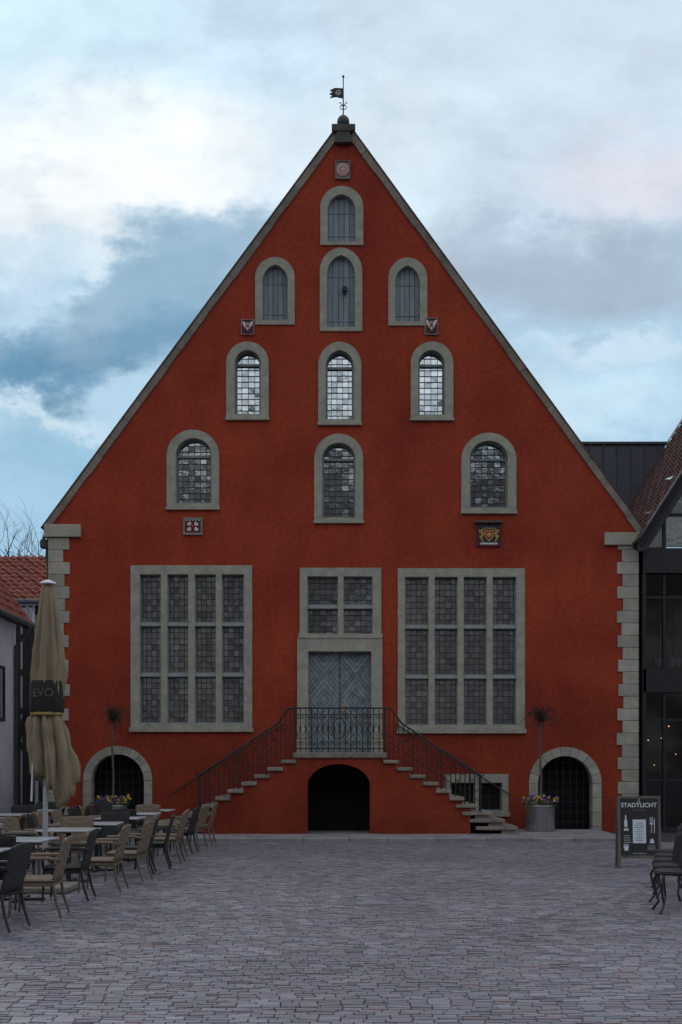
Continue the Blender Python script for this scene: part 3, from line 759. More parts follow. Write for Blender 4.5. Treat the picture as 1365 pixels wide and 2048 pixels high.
for (a,c,d,e2) in ((X0,X0+.07,Z0,Z1),(X1-.07,X1,Z0,Z1),(X0+.07,X1-.07,Z1-.07,Z1),(X0+.07,X1-.07,Z0,Z0+.07),((X0+X1)/2-.03,(X0+X1)/2+.03,Z0+.07,Z1-.07)): b.box(a,c,6.83,6.9,d,e2)
w=part('window',b,M_white,hs)
b=MB(); b.box(X0+.06,X1-.06,6.87,6.9,Z0+.06,Z1-.06); part('glazing',b,M_glass_mid,w)
g=MB(); g.tube([(-17,6.5,sz(1203,6.5)),(-7.7,6.5,sz(1203,6.5))],.08,8); part('gutter',g,M_zinc,hs)
h2=thing('plastered_house','pale plastered house with old clay tile roof','house',(-10,-2,0))
XW=sx(32,2.5); XE=sx(62,2.5); ZE=sz(1250,2.5)
b=MB(); b.box(-14,XW,-12,2.5,-.1,ZE+.3); b.prism([(-14,ZE+.3),(XW,ZE+.3),(-11.4,ZE+3.0)],2.2,2.5); part('wall',b,M_plaster,h2)
m=tile_roof((XE,-12,ZE),(0,1,0),(-1,0,1.29),14.7,4.6); part('roof',m,M_tile,h2)
b=MB(); b.prism([(XE-.02,ZE-.02),(XE-.1,ZE-.12),(XE-3,ZE-.12+3.74),(XE-2.9,ZE+3.74)],-12,2.66); part('soffit',b,M_timber,h2)
g=MB(); g.tube([(XE+.05,-12,ZE-.02),(XE+.05,2.6,ZE-.02)],.07,8); g.tube([(XE+.05,2.3,ZE),(XE-.1,2.3,ZE-.3),(XW+.06,2.3,ZE-.6),(XW+.06,2.3,0)],.045,8); part('gutter',g,M_fin,h2)
for (ya,z0,z1) in ((.62,2.9,4.2),(-1.8,2.9,4.2),(-4.4,2.9,4.2)):
    b=MB()
    for (c,d,e,f_) in ((ya-.07,ya,z0-.07,z1+.07),(ya+.75,ya+.82,z0-.07,z1+.07),(ya,ya+.75,z1,z1+.07),(ya,ya+.75,z0-.07,z0),(ya+.35,ya+.4,z0,z1)): b.box(XW-.01,XW+.04,c,d,e,f_)
    w=part('window',b,M_timber,h2)
    b=MB(); b.box(XW-.02,XW+.012,ya,ya+.75,z0,z1); part('glazing',b,M_glass_mid,w)

# ================================================================= right side building
rb=thing('glazed_building','dark framed glazed building with steep tiled roof','building',(11,2,0))
XL=sx(1285)
EZ=sz(1062); YB=6.5
m=tile_roof((XL-.25,-.5,EZ-.39),(0,1,0),(1,0,1.56),YB+.5,8.4,tw=.2,rh=.26); part('roof',m,M_tiled,rb)
RX=XL-.25; RZ=EZ-.39
b=MB(); b.prism([(RX,RZ-.03),(RX+.14,RZ-.1),(RX+4.6,RZ-.1+1.56*4.46),(RX+4.6,RZ-.03+1.56*4.6)],-.5,YB); part('soffit',b,M_timber,rb)
b=MB(); b.tube([(RX+.05,-.52,RZ+.12),(RX+4.6,-.52,RZ+.12+1.56*4.55)],.03,5); part('verge_trim',b,M_zinc,rb)
b=MB(); b.tube([(RX+.0,YB,RZ+.15),(RX+4.6,YB,RZ+.15+1.56*4.6)],.03,5); part('verge_trim',b,M_white,rb)  # far trim; its white also paints the lit roof edge
b=MB(); b.prism([(RX,RZ-.20),(RX+.2,RZ-.22),(RX+4.6,RZ-.22+1.56*4.4),(RX+4.6,RZ+.03+1.56*4.6),(RX,RZ+.03)],-.49,-.42); part('bargeboard',b,M_black,rb)
zc=sz(1098)
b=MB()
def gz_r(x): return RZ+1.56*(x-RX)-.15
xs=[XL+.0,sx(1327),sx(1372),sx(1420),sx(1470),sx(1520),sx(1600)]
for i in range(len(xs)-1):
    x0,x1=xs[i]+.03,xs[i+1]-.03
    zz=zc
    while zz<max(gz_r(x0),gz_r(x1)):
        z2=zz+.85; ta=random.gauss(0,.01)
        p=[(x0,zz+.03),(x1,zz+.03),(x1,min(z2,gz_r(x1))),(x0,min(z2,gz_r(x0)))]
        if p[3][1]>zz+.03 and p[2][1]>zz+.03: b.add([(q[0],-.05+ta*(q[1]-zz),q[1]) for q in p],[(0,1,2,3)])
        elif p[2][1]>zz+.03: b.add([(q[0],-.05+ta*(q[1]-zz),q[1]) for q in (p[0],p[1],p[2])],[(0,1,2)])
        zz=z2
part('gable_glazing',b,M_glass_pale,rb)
b=MB()
for x in xs: b.box(x-.035,x+.035,-.12,.08,zc,max(zc+.05,gz_r(x)))
for k in range(1,8):
    z=zc+.85*k-.01; xa=max(XL,RX+(z-RZ+.15)/1.56)
    if xa<xs[-1]: b.box(xa,xs[-1],-.115,.078,z-.03,z+.03)
part('gable_frame',b,M_black,rb)
b=MB()
b.box(XL-.02,XL+.07,-.1,.15,0,zc)
b.box(XL-.02,14,-.12,.15,zc-.62,zc-.0); b.box(XL,14,-.1,.12,sz(1385),sz(1338))
for py in (1195,1440,1560): b.box(XL,14,-.03,.04,sz(py)-.03,sz(py)+.03)
for p in (1328,1372,1420,1470): b.box(sx(p)-.03,sx(p)+.03,-.05,.06,0,zc-.3)
b.box(XL,14,-.08,.1,-.05,.12)
part('facade_frame',b,M_black,rb)
b=MB(); b.box(XL,14,.0,.012,.1,zc-.3); part('shopfront_glazing',b,M_clear,rb)
b=MB(); b.box(XL,14,6,6.3,0,zc+.2); b.box(XL-.0,XL+.1,.16,6,-.0,zc+.2); b.box(14,14.2,-.1,6.3,0,zc+6); b.box(XL+.1,14,.16,6,zc-.1,zc); b.box(XL+.1,14,.3,6,sz(1345),sz(1330)); b.box(XL+.1,14,.2,6,-.01,.03)
part('interior_wall',b,pmat('dark_interior',(0.03,0.028,0.026),None,2,.9),rb)
b=MB()
for k in range(12):
    x=XL+.15+k*.13; b.tube([(x,.3,sz(1335)+.1),(x+random.uniform(-.06,.06),.3,sz(1270)),(x,.3,sz(1205))],[.03,.06,.02],6)
part('curtain',b,M_drape,rb)
for p in (1318,1345,1358):
    X=sx(p,.2); b=MB(); b.lathe([(.05,sz(1330)),(.08,sz(1318)),(.085,sz(1316))],X,.2,12); part('flower_pot',b,M_white,rb)
for i,(px,py,yy,R) in enumerate(((1297,1480,.9,.02),(1338,1452,1.3,.022),(1323,1476,1.6,.016),(1352,1508,1.1,.016),(1309,1530,2.0,.015))):
    X,Z=sx(px,yy),sz(py,yy)
    lp=thing('pendant_lamp','small warm glowing lamp inside the dark glazed cafe','lamp',(X,yy,Z),'pendant lamps inside the cafe')
    b=MB(); b.lathe([(max(.002,R*math.sin(math.pi*q/6)),Z-R*math.cos(math.pi*q/6)) for q in range(7)],X,yy,10); part('bulb',b,M_bulb,lp)
    b=MB(); b.tube([(X,yy,Z+R),(X,yy,sz(1350))],.004,4); b.lathe([(R*1.6,Z+.005),(R*.6,Z+R*1.6),(.004,Z+R*2)],X,yy,10); part('lamp_shade',b,M_black,lp)
zk=thing('zinc_clad_block','dark standing-seam zinc roof block between the gables','building',(8.5,7,0))
y0=6.0; b=MB(); X0,X1=5.8,sx(1330,y0); Zt=sz(889,y0)
b.box(X0,X1,y0,14,0,Zt); part('wall',b,M_zinc,zk)
b=MB(); x=X0+.1
while x<X1: b.box(x-.018,x+.018,y0-.045,y0-.001,6,Zt); x+=.42
b.box(X0-.05,X1+.05,y0-.07,14.05,Zt+.002,Zt+.07)
part('standing_seam',b,M_zinc,zk)

def bare_tree(x,y,h,label):
    tr=thing('bare_tree',label,'tree',(x,y,0))
    t=MB(); t.tube([(x,y,0),(x+.1,y,h*.3),(x-.05,y,h*.5)],[.28,.2,.15],8); part('trunk',t,M_bark,tr)
    c=MB()
    def br(p,d,L_,r,dep):
        q=p+d*L_*.5+Vector((random.gauss(0,.06),random.gauss(0,.06),random.gauss(0,.04)))*L_; e=p+d*L_
        c.tube([p,q,e],[r,r*.75,r*.45],5 if dep>1 else 3)
        if dep==0: return
        for _ in range(3 if dep>2 else 2):
            nd=(d+Vector((random.gauss(0,.45),random.gauss(0,.45),random.gauss(.12,.28)))).normalized()
            st_=p.lerp(e,random.uniform(.45,1)); br(st_,nd,L_*random.uniform(.55,.8),r*.5,dep-1)
    for _ in range(6):
        br(Vector((x-.05,y,h*.42)),Vector((random.gauss(0,.45),random.gauss(0,.45),1)).normalized(),h*.25,.08,4)
    part('crown',c,M_twig,tr)
bare_tree(sx(72,14),14,12.2,'leafless tree rising behind the tiled roof')

def planter(X,Y,seed,lab,lab2,spread):
    random.seed(seed)
    p=thing('flower_planter',lab,'planter',(X,Y,GZ0),'planters beside the cellar arches')
    b=MB(); b.lathe([(.33,GZ0+.002),(.345,GZ0+.03),(.345,GZ0+.6),(.36,GZ0+.63),(.33,GZ0+.63),(.32,GZ0+.56),(.01,GZ0+.56)],X,Y,36)
    part('pot',b.mesh('pot',True),M_steel,p)
    b=MB(); b.lathe([(.3,GZ0+.5),(.3,GZ0+.58)],X,Y,16); part('soil',b,M_soil,p)
    lf=MB()
    for k in range(560):
        a=random.uniform(0,2*math.pi); R=.43*math.sqrt(random.random()); z=GZ0+.6+random.uniform(0,.22)*(1.2-R)
        x_,y_=X+R*math.cos(a),Y+R*math.sin(a); s=random.uniform(.02,.04)
        d1=Vector((random.gauss(0,1),random.gauss(0,1),random.gauss(0,.6))).normalized()*s; d2=Vector((random.gauss(0,1),random.gauss(0,1),random.gauss(0,1))).normalized()*s*.6
        c=Vector((x_,y_,z)); lf.add([c-d1,c+d2,c+d1,c-d2],[(0,1,2,3)])
    for k in range(95):
        a=random.uniform(0,2*math.pi); R=.44*math.sqrt(random.random()); z=GZ0+.68+random.uniform(0,.19)
        c=Vector((X+R*math.cos(a),Y+R*math.sin(a),z)); mi=1 if random.random()<.5 else 2
        q=random.uniform(.020,.032)
        for m_ in range(5):
            t0=2*math.pi*m_/5
            lf.add([c,c+Vector((q*math.cos(t0-.5),-.01,q*math.sin(t0-.5))),c+Vector((q*1.25*math.cos(t0),-.02,q*1.25*math.sin(t0))),c+Vector((q*math.cos(t0+.5),-.01,q*math.sin(t0+.5)))],[(0,1,2,3)],mi)
    part('flowers',lf,[M_leaf,M_yel,M_pur],p)
    t=thing('weeping_tree',lab2,'tree',(X,Y,GZ0+.58),'small standard trees in planters')
    b=MB(); zt_=2.72; b.tube([(X,Y,GZ0+.55),(X+.02,Y,1.4),(X-.015,Y,2.1),(X,Y,zt_)],[.030,.027,.025,.034],8); part('trunk',b,M_bark,t)
    b=MB()
    for k in range(85):
        a=random.uniform(0,2*math.pi); R=random.uniform(.12,1)*spread; up_=random.uniform(.05,.36); dn=random.uniform(.0,.42)
        pts=[(X,Y,zt_)]
        for s in (.3,.6,.85,1.0):
            pts.append((X+R*s*math.cos(a)+random.gauss(0,.025),Y+R*s*math.sin(a)+random.gauss(0,.025),zt_+up_*math.sin(s*2.0)*1.3-dn*s*s*s))
        b.tube(pts,[.008,.006,.005,.004,.003],3)
        for q in range(2):
            c=Vector(random.choice(pts[1:])); s=.016
            e_=c+Vector((random.gauss(0,.08),random.gauss(0,.08),random.gauss(.02,.08)))
            b.tube([c,e_],[.004,.002],3)
            d1=Vector((random.gauss(0,1),random.gauss(0,1),random.gauss(0,1))).normalized()*s; d2=Vector((random.gauss(0,1),random.gauss(0,1),random.gauss(0,1))).normalized()*s*.5
            b.add([e_-d1,e_+d2,e_+d1,e_-d2],[(0,1,2,3)],1)
    part('crown',b,[M_twig,M_budleaf],t)
planter(sx(1081,-.9),-.9,11,'steel planter with yellow and purple pansies','small weeping standard tree in a steel planter',.62)
planter(sx(226,-.9),-.9,12,'steel planter with yellow and purple pansies','small weeping standard tree in a steel planter',.42)
random.seed(21)

# ================================================================= furniture
def build_chair(wm, lm, label):
    e=thing('wicker_armchair',label,'chair',(0,0,0),'wicker armchairs of the cafe terrace')
    b=MB(); b.box(-.245,.245,-.24,.24,.405,.44,bev=.012); b.box(-.235,.235,-.23,.23,.36,.405,bev=.01); part('seat',b,wm,e)
    vs=[];fs=[];nu,nv=9,9
    for side in (0,1):
        for j in range(nv+1):
            v=j/nv
            for i in range(nu+1):
                u=-1+2*i/nu; wv=.24+.012*v
                y=-.235-.12*v+.03*u*u - side*.024; z=.42+.46*v-.015*u*u*v*v-(.015*(abs(u)**6) if j==nv else 0)
                vs.append((u*wv,y,z))
    k=(nu+1)*(nv+1)
    for j in range(nv):
        for i in range(nu):
            a=j*(nu+1)+i; fs.append((a+1,a,a+nu+1,a+nu+2)); fs.append((k+a,k+a+1,k+a+nu+2,k+a+nu+1))
    for j in range(nv):
        a=j*(nu+1); fs.append((a,k+a,k+a+nu+1,a+nu+1)); a+=nu; fs.append((k+a,a,a+nu+1,k+a+nu+1))
    for i in range(nu):
        a=nv*(nu+1)+i; fs.append((a,k+a,k+a+1,a+1)); fs.append((k+i,i,i+1,k+i+1))
    b=MB(); b.add(vs,fs); part('backrest',b.mesh('backrest',True),wm,e)
    for s_ in (-1,1):
        b=MB(); P=[(s_*.245,-.30,.64),(s_*.27,-.18,.66),(s_*.275,.05,.66),(s_*.27,.19,.65),(s_*.255,.235,.60),(s_*.245,.225,.44)]
        b.tube(P,[.018,.021,.023,.023,.019,.016],7); part('armrest',b.mesh('armrest',True),wm,e)
        b=MB(); b.tube([(s_*.23,.215,.40),(s_*.235,.235,0.02)],[.019,.014],6); b.tube([(s_*.235,.235,.03),(s_*.235,.236,0)],.016,6,1); part('leg',b,[lm,M_foot],e)
        b=MB(); b.tube([(s_*.23,-.215,.40),(s_*.235,-.25,.2),(s_*.24,-.31,0.02)],[.019,.017,.014],6); b.tube([(s_*.24,-.308,.03),(s_*.24,-.312,0)],.016,6,1); part('leg',b,[lm,M_foot],e)
    return e
def place_first(e,loc,rz):
    e.location=loc; e.rotation_euler=(0,0,rz)
ct=build_chair(M_wtan,M_legtan,'tan wicker armchair at a cafe table')
cb=build_chair(M_wblk,M_black,'black wicker armchair at a cafe table')
used={'t':False,'b':False}
def chair(kind,x,d,rz):
    e=ct if kind=='t' else cb
    y=CY+d; j=random.uniform(-.18,.18)
    if not used[kind]: used[kind]=True; place_first(e,(x,y,.004),rz+j); return
    clone(e,(x,y,.004),rz+j)
H=math.pi/2
for k,x,d in (('b',-3.46,10.85),('t',-3.28,11.85),('b',-3.32,13.3),('t',-3.12,14.3),('t',-3.02,15.5),('b',-3.10,16.5),('b',-3.0,17.4),('t',-2.96,18.5),('t',-3.06,19.5),('b',-3.0,20.4),('t',-2.97,21.5),('t',-2.93,22.8)):
    chair(k,x,d,H)
for k,x,d in (('b',-4.62,15.5),('t',-4.65,16.5),('b',-4.6,17.4),('t',-4.65,18.3),('t',-4.65,19.2),('b',-4.6,20.2),('t',-4.66,21.2),('b',-4.62,22.2)):
    chair(k,x,d,-H)
for k,x,d,r in (('b',-3.9,12.5,0),('t',-4.0,16.4,math.pi),('b',-3.85,18.2,math.pi),('t',-3.9,21.8,math.pi),('b',-3.9,19.95,0),
                ('t',-5.5,18.8,H),('b',-5.5,20.4,H),('t',-5.45,22.4,H),('b',-5.45,21.4,H),('b',-7.0,22.5,-H),('t',-6.2,19.6,0),('b',-6.2,21.4,math.pi),('b',-6.3,23.3,math.pi),('b',-5.2,23.5,math.pi),('t',-7.0,20.8,-H),('t',-5.4,17.6,H)):
    chair(k,x,d,r)
tb=thing('cafe_table','square cafe table with pale glossy top','table',(0,0,0),'square tables of the cafe terrace')
b=MB(); b.box(-.37,.37,-.37,.37,.725,.75,bev=.008); part('table_top',b,M_top,tb)
b=MB(); b.tube([(0,0,.03),(0,0,.725)],.035,10); b.box(-.2,.2,-.03,.03,.70,.724); b.box(-.03,.03,-.2,.2,.699,.723); part('column',b,M_black,tb)
b=MB(); b.box(-.3,.3,-.035,.035,.0,.03,bev=.01); b.box(-.035,.035,-.3,.3,.001,.032,bev=.01); part('foot',b,M_black,tb)
first=True
for x,d in ((-3.95,11.6),(-3.92,13.45),(-3.85,15.55),(-3.83,17.25),(-3.83,19.1),(-3.83,20.9),(-3.83,22.6),(-6.25,18.8),(-6.2,20.5),(-6.22,22.4),(-5.6,16.7)):
    if first: place_first(tb,(x,CY+d,.004),.02); first=False
    else: clone(tb,(x,CY+d,.004),random.uniform(-.06,.06))
bc=thing('bistro_chair','black bistro chair with curved metal legs','chair',(0,0,0),'black bistro chairs')
b=MB(); b.lathe([(.20,.42),(.225,.44),(.22,.465),(.2,.475)],0,0,20); part('seat',b,M_wblk,bc)
b=MB()
n_=12; vs=[]; fs=[]
for side in (0,1):
    for j in range(7):
        v=j/6
        for i in range(n_+1):
            a=math.pi*(1.12+.76*i/n_); R=.225+.03*v-side*.022
            vs.append((R*math.cos(a),R*math.sin(a)-.08*v,.46+.42*v-.05*v*abs(i/n_-.5)*2))
k=7*(n_+1)
for j in range(6):
    for i in range(n_):
        a=j*(n_+1)+i; fs.append((a,a+1,a+n_+2,a+n_+1)); fs.append((k+a+1,k+a,k+a+n_+1,k+a+n_+2))
for i in range(n_): a=6*(n_+1)+i; fs.append((a,a+1,k+a+1,k+a))
for j in range(6):
    a=j*(n_+1); fs.append((a,a+n_+1,k+a+n_+1,k+a)); a+=n_; fs.append((a,k+a,k+a+n_+1,a+n_+1))
b.add(vs,fs)
part('backrest',b.mesh('backrest',True),M_wblk,bc)
for a_ in (.25,.75,1.25,1.75):
    c_,s_=math.cos(a_*math.pi),math.sin(a_*math.pi)
    b=MB(); b.tube([(.19*c_,.19*s_,.45),(.26*c_,.26*s_,.34),(.23*c_,.23*s_,.2),(.20*c_,.20*s_,.1),(.28*c_,.28*s_,.0)],[.016,.016,.014,.013,.016],6); part('leg',b,M_black,bc)
first=True
for x,d,r in ((3.74,12.35,1.5),(3.94,13.1,1.7),(4.16,13.85,1.4),(4.38,14.6,1.6),(4.60,15.3,1.5),(4.5,13.2,-1.2)):
    if first: place_first(bc,(x,CY+d,.004),r); first=False
    else: clone(bc,(x,CY+d,.004),r)

# ================================================================= closed parasol
U0=-3.92; UD=14.5; UY=CY+UD
ps=thing('parasol','closed beige cafe parasol tied with strap, dark printed band','parasol',(U0,UY,0))
sc=F/UD
def uz(py): return EYE+(1534-py)/sc
def ux(px): return (px-682.5)/sc
rows=[(1168,97,4),(1176,97,12),(1200,97,16),(1225,97,19),(1250,97,22),(1275,97.5,24),(1300,97,26),(1325,97.5,28),(1350,97,29),(1375,96,30),(1405,95,30),(1422,94,26),(1428,93,24),(1436,94,28),(1448,95,31),(1460,97,33),(1475,98,34),(1490,100,35),(1505,101.5,36),(1520,103,36),(1545,105,36),(1570,106,34),(1590,107,31)]
nA=128; vs=[];fs=[]
for ri,(py,cx,R) in enumerate(rows):
    amp = .18+.42*max(0,(py-1180))/420 if py<1360 else (.20 if py<1400 else .10)
    if py>=1436: amp=.38+.20*(py-1436)/150
    for j in range(nA):
        a=2*math.pi*j/nA
        t_=(py-1160)/440
        w=math.cos(8*a+1.4*math.sin(t_*6))+.55*math.sin(13*a+t_*5)+.3*math.sin(21*a-t_*9)
        r_=R/sc*(1+amp*w*.55+.05*math.sin(t_*46+3*a)*min(1,amp*3))
        zz=uz(py)
        if py>1490:
            k=(py-1490)/100; zz+= k*(.0+.30*max(0,-math.cos(a+.2))+.12*math.sin(3*a+1)+.06*math.sin(8*a))
            r_*=1+ .15*k*math.cos(a)
        vs.append((ux(cx)+r_*math.cos(a),UY+r_*math.sin(a)*.9,zz))
for i in range(len(rows)-1):
    for j in range(nA): fs.append((i*nA+j,(i+1)*nA+j,(i+1)*nA+(j+1)%nA,i*nA+(j+1)%nA))
fs.append(tuple(range(nA)))
b=MB(); b.add(vs,fs); cn=part('canopy',b.mesh('canopy',True),M_cloth,ps)
so=cn.modifiers.new('s','SOLIDIFY'); so.thickness=.006
b=MB(); b.lathe([(.205,uz(1426)),(.218,uz(1422)),(.222,uz(1395)),(.218,uz(1367)),(.205,uz(1362))],ux(94),UY,64)
def crease(x,y):
    a=math.atan2(y-UY,x-ux(94)); k=1+.035*math.cos(8*a)+.02*math.sin(13*a)
    return (ux(94)+(x-ux(94))*k, UY+(y-UY)*.95*k)
b.v=[(*crease(x,y),z) for x,y,z in b.v]
part('printed_band',b.mesh('printed_band',True),M_clothdk,ps,'dark band with light lettering')
b=MB(); b.lathe([(.20,uz(1432)),(.212,uz(1430)),(.212,uz(1427)),(.20,uz(1425))],ux(94),UY,40); part('strap',b.mesh('strap',True),M_strap,ps)
def text_mesh(s,size,ext=.002,bold=0.0):
    cu=bpy.data.curves.new('t','FONT'); cu.body=s; cu.size=size; cu.extrude=ext; cu.align_x='CENTER'; cu.align_y='CENTER'; cu.offset=bold
    ob=bpy.data.objects.new('t',cu); COL.objects.link(ob); dg=bpy.context.evaluated_depsgraph_get(); dg.update()
    me=bpy.data.meshes.new_from_object(ob.evaluated_get(dg)); bpy.data.objects.remove(ob); return me
me=text_mesh('EVO',.15,.002)
for v in me.vertices:
    a=-math.pi/2+(v.co.x)/.222; R_=.226+v.co.z
    x_,y_=ux(94)+R_*math.cos(a),UY+R_*math.sin(a); x_,y_=crease(x_,y_)
    v.co=Vector((x_,y_,uz(1388)+v.co.y))
part('lettering',me,M_gold,ps)
b=MB(); b.tube([(ux(90),UY,.05),(ux(94),UY,uz(1300)),(ux(97),UY,uz(1163))],[.034,.032,.02],12); part('pole',b.mesh('pole',True),M_white,ps)
b=MB(); b.tube([(ux(66),UY-.06,uz(1602)),(ux(70),UY-.05,uz(1490))],.014,8); part('strut',b,M_white,ps)
b=MB(); b.lathe([(.028,uz(1170)),(.11,uz(1168)),(.09,uz(1164)),(.02,uz(1160))],ux(97),UY,16); part('cap',b,M_white,ps)
b=MB(); b.box(ux(90)-.38,ux(90)+.38,UY-.38,UY+.38,.004,.08,bev=.015); b.tube([(ux(90),UY,.08),(ux(90),UY,.35)],.045,12); part('base',b,M_coping,ps)

# ================================================================= menu board
BX=sx(1277,-9.7); BY=-9.7
sb=thing('menu_board','black A-frame menu board with white lettering and grey frame','sign',(0,0,0))
W=.345; Ht=1.16
def tilt(me,ang,off=0):
    me.transform(Matrix.Translation((0,off,0))@Matrix.Rotation(ang,4,'X'))
TA=-.08
b=MB(); b.box(-W+.045,W-.045,-.008,.012,.20,Ht-.04); brd=b.mesh('board')
tilt(brd,TA,-.11); part('board',brd,pmat('blackboard',(0.012,0.013,0.016),(0.02,0.02,0.024),6,.5),sb)
b=MB(); b.box(-W,-W+.045,-.02,.02,0,Ht,bev=.006); b.box(W-.045,W,-.02,.02,0,Ht,bev=.006); b.box(-W+.045,W-.045,-.018,.018,Ht-.045,Ht,bev=.004); b.box(-W+.045,W-.045,-.018,.018,.16,.20,bev=.004)
m1=b.mesh('frame'); tilt(m1,TA,-.11); part('frame',m1,M_boardfr,sb)
b=MB(); b.box(-W,-W+.04,-.015,.015,0,Ht-.02); b.box(W-.04,W,-.015,.015,0,Ht-.02); b.box(-W+.04,W-.04,-.014,.014,.25,.29); m2=b.mesh('rear_leg'); tilt(m2,-TA,.12); part('rear_leg',m2,M_boardfr,sb)
def txt(s,size,x,z,bold=0,mt=M_chalk,nm='lettering'):
    me=text_mesh(s,size,.001,bold); me.transform(Matrix.Translation((x,-.0105,z))@Matrix.Rotation(math.pi/2,4,'X')); tilt(me,TA,-.11); part(nm,me,mt,sb)
txt('STADTLICHT',.098,0,1.01,.002)
txt('~ ~ ~ ~ ~ ~',.04,0,.935)
b=MB(); b.box(-.105,.105,-.016,-.009,.40,.78); m3=b.mesh('menu_card'); tilt(m3,TA,-.11); part('menu_card',m3,M_card,sb)
ml=MB()
for k in range(9):
    w_=random.uniform(.03,.08); ml.box(-w_,w_,-.0185,-.0165,.44+k*.035,.447+k*.035)
m4=ml.mesh('menu_lines'); tilt(m4,TA,-.11); part('menu_lines',m4,M_zinc,sb)
ic=MB()
ic.prism([(-.24,.66),(-.19,.66),(-.19,.76),(-.205,.79),(-.205,.85),(-.225,.85),(-.225,.79),(-.24,.76)],-.013,-.009)
ic.prism([(-.25,.60),(-.17,.60),(-.18,.64),(-.24,.64)],-.013,-.009)
ic.prism([(-.24,.28),(-.19,.28),(-.17,.36),(-.26,.36)],-.013,-.009); ic.box(-.25,-.18,-.013,-.009,.37,.385)
for k in range(3): ic.box(.17+k*.02,.178+k*.02,-.013,-.009,.72,.82)
ic.box(.17,.218,-.013,-.009,.70,.722); ic.box(.19,.199,-.013,-.009,.56,.70)
ic.prism([(.235,.56),(.245,.56),(.25,.80),(.235,.78)],-.013,-.009)
ic.prism([(.16,.40),(.24,.40),(.22,.47),(.18,.47)],-.013,-.009)
for k in range(4): ic.box(-.25,-.13-.01*k,-.013,-.009,.41+.035*k,.417+.035*k); ic.box(.13,.25,-.013,-.009,.29+.022*k,.294+.022*k)
ic.tube([(-.013,-.012,1.06),(-.012,-.012,1.10),(0,-.012,1.12),(.012,-.012,1.10),(.01,-.012,1.06)],.004,4)
m5=ic.mesh('pictogram'); tilt(m5,TA,-.11); part('pictogram',m5,M_chalk,sb)
txt('www.stadtlicht.de',.03,0,.235)
place_first(sb,(BX,BY,.004),-.03)

# ================================================================= WORLD
w=bpy.data.worlds.new('World'); scene.world=w; w.use_nodes=True
nt=w.node_tree; L=nt.links.new; bg=nt.nodes['Background']
def Mt(op,a,b=None,c=None,clamp=False):
    n=nt.nodes.new('ShaderNodeMath'); n.operation=op; n.use_clamp=clamp
    for i,v in enumerate((a,b,c)):
        if v is None: continue
        if isinstance(v,(int,float)): n.inputs[i].default_value=v
        else: L(v,n.inputs[i])
    return n.outputs[0]
def mixc(f,a,b):
    n=nt.nodes.new('ShaderNodeMix'); n.data_type='RGBA'; n.clamp_factor=True
    for s,v in ((n.inputs[0],f),(n.inputs[6],a),(n.inputs[7],b)):
        if isinstance(v,(int,float)): s.default_value=v
        elif isinstance(v,tuple): s.default_value=(*v,1)
        else: L(v,s)
    return n.outputs[2]
def smooth(v,a,b):
    n=nt.nodes.new('ShaderNodeMapRange'); n.interpolation_type='SMOOTHSTEP'; n.clamp=True
    L(v,n.inputs[0]); n.inputs[1].default_value=a; n.inputs[2].default_value=b; n.inputs[3].default_value=0; n.inputs[4].default_value=1
    return n.outputs[0]
tc=nt.nodes.new('ShaderNodeTexCoord'); sp=nt.nodes.new('ShaderNodeSeparateXYZ'); L(tc.outputs['Generated'],sp.inputs[0])
X_,Y_,Z_=sp.outputs
ya=Mt('MAXIMUM',Mt('ABSOLUTE',Y_),.12)
u=Mt('DIVIDE',X_,ya); v=Mt('DIVIDE',Z_,ya)
cb_=nt.nodes.new('ShaderNodeCombineXYZ'); L(u,cb_.inputs[0]); L(Mt('MULTIPLY',v,1.5),cb_.inputs[1])
def noise(scale,detail,rough,off):
    mp=nt.nodes.new('ShaderNodeMapping'); mp.inputs['Location'].default_value=off; L(cb_.outputs[0],mp.inputs[0])
    n=nt.nodes.new('ShaderNodeTexNoise'); n.inputs['Scale'].default_value=scale; n.inputs['Detail'].default_value=detail; n.inputs['Roughness'].default_value=rough
    L(mp.outputs[0],n.inputs['Vector']); return n.outputs['Fac']
na=noise(9,12,.62,(3.1,1.7,0)); nb_=noise(9,12,.62,(9.3,5.1,2.0)); nc=noise(10,10,.62,(0.4,7.7,4.0)); nd=noise(6.5,11,.62,(6.1,2.7,9.0))
A=.15
U=Mt('ADD',u,Mt('MULTIPLY',Mt('SUBTRACT',na,.5),A)); Vv=Mt('ADD',v,Mt('MULTIPLY',Mt('SUBTRACT',nb_,.5),A))
sky=nt.nodes.new('ShaderNodeTexSky'); sky.sky_type='NISHITA'; sky.sun_disc=False; sky.sun_elevation=math.radians(38); sky.sun_rotation=math.radians(-35)
vs_=nt.nodes.new('ShaderNodeVectorMath'); vs_.operation='SCALE'; L(sky.outputs[0],vs_.inputs[0]); vs_.inputs['Scale'].default_value=.07
col=mixc(smooth(Vv,.16,.36),(.30,.54,.74),(.47,.68,.84)); col=mixc(smooth(Vv,.36,.60),col,(.66,.83,.95))
col=mixc(.12,col,vs_.outputs[0])
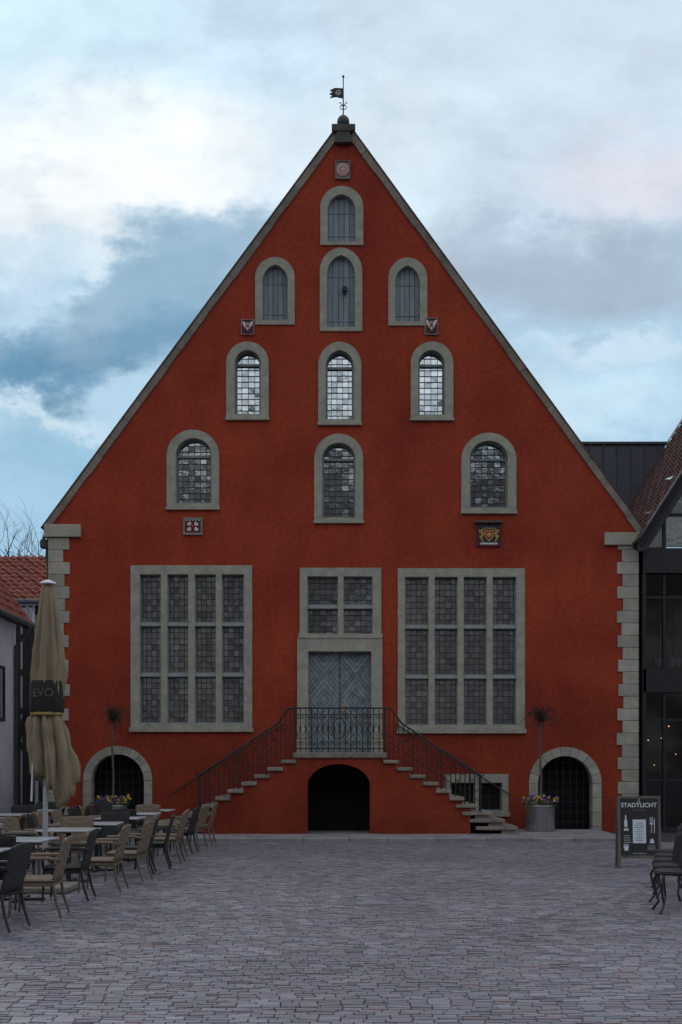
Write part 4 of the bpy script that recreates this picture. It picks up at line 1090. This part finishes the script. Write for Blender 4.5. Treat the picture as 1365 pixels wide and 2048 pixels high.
def layer(col,cx,cy,rx,ry,c,k,inner=.3,outer=1.25,rot=0.0):
    dx=Mt('SUBTRACT',U,(cx-682.5)/F); dy=Mt('SUBTRACT',Vv,(1534-cy)/F)
    if rot:
        ca,sa=math.cos(rot),math.sin(rot)
        ex=Mt('ADD',Mt('MULTIPLY',dx,ca),Mt('MULTIPLY',dy,sa)); ey=Mt('SUBTRACT',Mt('MULTIPLY',dy,ca),Mt('MULTIPLY',dx,sa)); dx,dy=ex,ey
    dx=Mt('DIVIDE',dx,rx/F); dy=Mt('DIVIDE',dy,ry/F)
    r=Mt('SQRT',Mt('ADD',Mt('MULTIPLY',dx,dx),Mt('MULTIPLY',dy,dy)))
    f=Mt('MULTIPLY',Mt('SUBTRACT',1.0,smooth(r,inner,outer)),k)
    return mixc(f,col,c)
col=layer(col,150,60,560,260,(.66,.86,.98),.85)
col=layer(col,220,350,460,210,(.94,.98,1.0),.95)
col=layer(col,560,60,260,90,(.60,.76,.90),.6)
col=layer(col,1150,150,620,380,(.62,.73,.85),.85)
col=layer(col,760,330,200,240,(.74,.86,.94),.6)
col=layer(col,1290,370,240,130,(.76,.72,.78),.6)
col=layer(col,1130,560,460,120,(.38,.47,.58),.85,.35,1.15)
col=layer(col,930,480,160,60,(.44,.53,.64),.5)
col=layer(col,1260,700,260,32,(.70,.82,.92),.5)
col=layer(col,1180,800,320,90,(.60,.79,.91),.75)
col=layer(col,420,540,230,170,(.36,.52,.66),.95,.6,1.05)
col=layer(col,250,620,330,110,(.28,.45,.60),.9,.6,1.15,rot=.55)
col=layer(col,150,700,400,90,(.17,.34,.50),.9,.35,1.2,rot=.2)
col=layer(col,60,735,220,50,(.11,.26,.42),.6,.2,1.2)
col=layer(col,40,520,150,30,(.62,.76,.86),.5)
col=layer(col,170,910,360,90,(.30,.54,.73),.75)
col=layer(col,100,812,200,26,(.64,.79,.90),.75,.2,1.2,rot=-.15)
col=mixc(Mt('MULTIPLY',smooth(nd,.53,.66),.28),col,(.40,.51,.64))
mod=Mt('ADD',.78,Mt('MULTIPLY',nc,.50))
sc_=nt.nodes.new('ShaderNodeVectorMath'); sc_.operation='SCALE'; L(col,sc_.inputs[0]); L(mod,sc_.inputs['Scale'])
front=sc_.outputs[0]
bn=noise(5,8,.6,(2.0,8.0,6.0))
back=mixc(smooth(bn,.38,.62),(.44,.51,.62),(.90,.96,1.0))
low=mixc(smooth(nc,.4,.62),(.05,.05,.052),(.17,.175,.18))  # dark low band added behind the camera to dim window reflections
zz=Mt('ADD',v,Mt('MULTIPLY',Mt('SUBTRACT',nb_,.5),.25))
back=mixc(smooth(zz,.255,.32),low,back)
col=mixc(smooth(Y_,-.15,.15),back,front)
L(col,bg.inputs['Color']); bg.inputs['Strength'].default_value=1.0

sun=bpy.data.lights.new('sun','SUN'); sun.energy=.5; sun.angle=math.radians(20); sun.color=(1,.93,.85)
so=bpy.data.objects.new('sun',sun); COL.objects.link(so)
az=math.radians(-35); el=math.radians(38)
dirv=Vector((math.sin(az)*math.cos(el),math.cos(az)*math.cos(el),math.sin(el)))
so.rotation_euler=dirv.to_track_quat('Z','Y').to_euler(); so.location=(0,0,30)

cam=bpy.data.cameras.new('camera'); co=bpy.data.objects.new('camera',cam); COL.objects.link(co)
co.location=(0,CY,EYE); co.rotation_euler=(math.pi/2,0,0)
cam.sensor_fit='VERTICAL'; cam.sensor_height=36; cam.sensor_width=24; cam.lens=F*36/2048; cam.shift_y=510/2048; cam.clip_end=3000; cam.clip_start=.1
scene.camera=co
